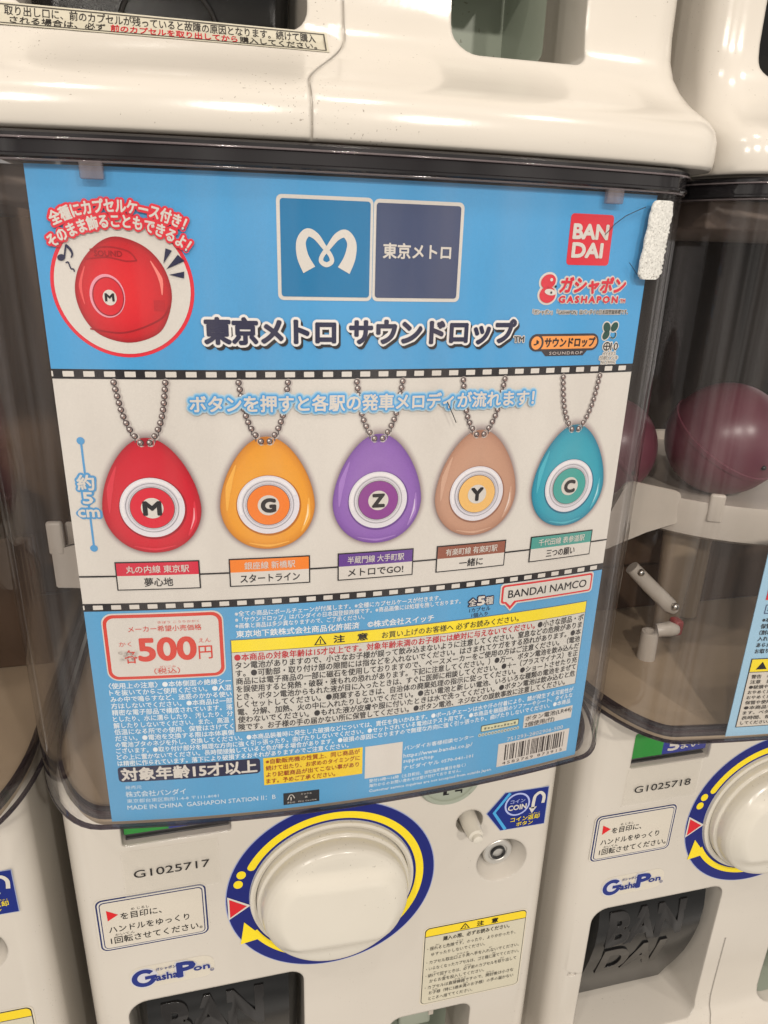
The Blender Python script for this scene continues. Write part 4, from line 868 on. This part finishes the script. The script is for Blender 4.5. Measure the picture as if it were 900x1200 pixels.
p = Print(on_card, 1); p.rect(91.4, 123.2, -191.2, -199.6, (204, 200, 192), 1); p.text('ボタン電池(LR44)', 92.4, 122.6, -193.4, 3.6, TX, 2, 0.004); p.text('2個使用(付)', 92.4, 111.6, -197.5, 3.6, TX, 2, 0.004); p.build('battery_label', card)
p = Print(on_card, 1); p.rrect(65.0, 88.2, -192.2, -196.4, 0.8, (60, 72, 56), 1); p.rrect(65.4, 87.8, -192.6, -196.0, 0.6, (204, 204, 168), 2)
for k in range(10): p.rect(67 + 2 * k, 68.2 + 2 * k, -193.6 - 0.3 * (k % 3), -195.0, (110, 112, 96), 3)
for k in range(13): p.ell(64.6 + 1.95 * k, -198.4, 0.85, 1.05, (204, 204, 180), 1, 12); p.ell(64.6 + 1.95 * k, -198.4, 0.4, 0.55, (86, 110, 120), 2, 10)
p.build('recycling_label', card)
p = Print(on_card, 1); p.text('751293-2802906-500', 82.0, 118.4, -204.8, 3.4, (200, 208, 212), 1, 0.004, latin=True); p.build('item_code', card)
p = Print(on_card, 1); p.rect(76.9, 123.2, -207.0, -222.8, (204, 198, 190), 1); x = 81.2; bars = random.Random(5)
while x < 119.6:
    wd = bars.choice((0.45, 0.45, 0.9, 1.3)); p.rect(x, min(x + wd, 119.8), -208.3, -219.0, (52, 46, 44), 2); x += wd + bars.choice((0.45, 0.45, 0.8, 1.2))
p.text('4582769 873915', 80.4, 119.8, -220.9, 2.7, (52, 46, 44), 2, 0, latin=True, spacing=1.3); p.build('barcode', card)

# half-height card of the right machine
rc = thing('display_card', 'pale blue half-height card with red tag and small warnings, cut by the right edge', 'display card', (PITCH, 0, 0))
bm = bmesh.new(); rings = [[on_card(-104 + 206 * i / n, z, o) for i in range(n + 1)] for z, o in ((-86, -0.0004), (-86, 0), (-227.6, 0), (-227.6, -0.0004))]
vs = loft(bm, rings, False, False, False)
for i in range(n): bm.faces.new((vs[3][i], vs[3][i + 1], vs[0][i + 1], vs[0][i]))
bm_obj('card_sheet', bm, mat('blue_card_stock', rgb(150, 190, 214), 0.5, 0.3), rc)
p = Print(on_card, 1); p.rect(-99, -60, -118, -133, (206, 24, 34), 1); p.text('重要', -97, -80, -125.5, 9, W_, 2, 0.03); p.build('red_tag', rc)
p = Print(on_card, 1); p.frame(-98, -60, -136, -142, 0.5, (40, 60, 100), 1); p.text('ボタン電池使用', -96.6, -66, -139, 4.0, (40, 46, 70), 2, 0.01); p.build('title_box', rc)
p = Print(on_card, 1)
for i in range(6): p.text(('※本商品は小さな部品が', '保管する場合は、湿気の', '（割れた場合は、使用を', '入れて保管してください', 'あらかじめご了承くださ', 'お取り扱いにご注意くだ')[i], -98, -62, -146 - 4.2 * i, 3.4, K_, 1, 0.02, 1)
p.build('small_print', rc)
p = Print(on_card, 1); p.rect(-99, 96, -172, -221, K_, 1); p.rect(-98.5, 95.5, -172.5, -220.5, (204, 198, 186), 2); p.rect(-98.5, 95.5, -172.5, -181, YL, 3); p.rect(-98.5, 95.5, -181, -181.4, K_, 4)
p.poly([(-95, -179.4), (-88, -179.4), (-91.5, -174.2)], K_, 4); p.text('使用上の注意', -85, -50, -176.9, 5, K_, 4, 0.02)
LNS = ('警告　小さなお子様には絶対に', '注意　誤って飲み込む危険が', '●破損や変形の恐れがあります', 'おやめください。水に濡らしたり', 'おやめください。高温の場所に', '保管や使用は避けてください。', '●本商品を樹脂製のものに', 'ます。ベタツキの原因となり', '長時間、接触させたままに', 'してください。色移りする場合が')
for i in range(10): p.text(LNS[i], -96.5, -50, -184.4 - 3.7 * i, 2.9, (50, 46, 44), 4, 0.01, 1)
p.build('warning_box', rc)

# capsules in the neighbours
def capsule(label, loc, r, rot_):
    t = thing('capsule', label, 'capsule', loc, 'plum capsules inside the clear fronts')
    bm = bmesh.new(); bmesh.ops.create_uvsphere(bm, u_segments=48, v_segments=24, radius=r)
    for v in list(bm.verts):
        if v.co.z > 0.001: v.co *= 0.985
    o = bm_obj('shell', bm, M['capsule'], t, 60); o.rotation_euler = rot_
    bm = bmesh.new(); loft(bm, [[(rr * math.cos(a_), rr * math.sin(a_), z) for a_ in (2 * math.pi * i / 48 for i in range(48))] for rr, z in ((r * 0.99, -0.002), (r * 1.012, -0.0015), (r * 1.012, 0.0015), (r * 0.99, 0.002))]); o = bm_obj('seam_ring', bm, M['capsule'], t, 60); o.rotation_euler = rot_
    hd = Vector((-0.35, -0.80, -0.40)).normalized() * r * 0.992
    bm = bmesh.new(); bmesh.ops.create_uvsphere(bm, u_segments=14, v_segments=8, radius=0.0018); o = bm_obj('air_hole', bm, M['dark'], t, 60); o.location = (0.62 * hd.x + 0.3 * r, hd.y * 0.99, hd.z * 0.55)
    o.location = Vector(o.location).normalized() * r * 0.99
    return t
capsule('large plum capsule resting on the white drum behind the right front', (PITCH - 0.044, 0.130, -0.0715), 0.0405, (0.5, 0.3, 0))
capsule('plum capsule half hidden at the left side of the right front', (PITCH - 0.118, 0.165, -0.084), 0.038, (0.2, 0.8, 0))
capsule('dark plum capsule in the left machine, at the left edge', (-PITCH + 0.085, 0.110, -0.062), 0.042, (0.6, 0.2, 0.3))

# stray fibres stuck to the clear front
def fibre(pts, r=0.00018):
    bm = bmesh.new(); tube(bm, pts, r, 5); bm_obj('stray_fibre', bm, M['hair'], main, 60)
fibre([on_card(s, z, 0.0042) for s, z in ((101.5, 58.5), (106, 63), (111, 66.5), (117, 69), (121, 70.5))])
fibre([on_card(s, z, 0.0042) for s, z in ((116.4, 47.5), (118.6, 45.5), (121.5, 42.5))], 0.00014)
fibre([on_card(s, z, 0.0042) for s, z in ((32.5, -12), (34, -15), (36, -19), (37.2, -21.5))], 0.00022)

slab('support_slab', -0.56, 0.56, -0.02, 0.46, -0.66, -0.6055, M['support_slab'])  # unseen slab added under the machines, kept small so the panels stay bright
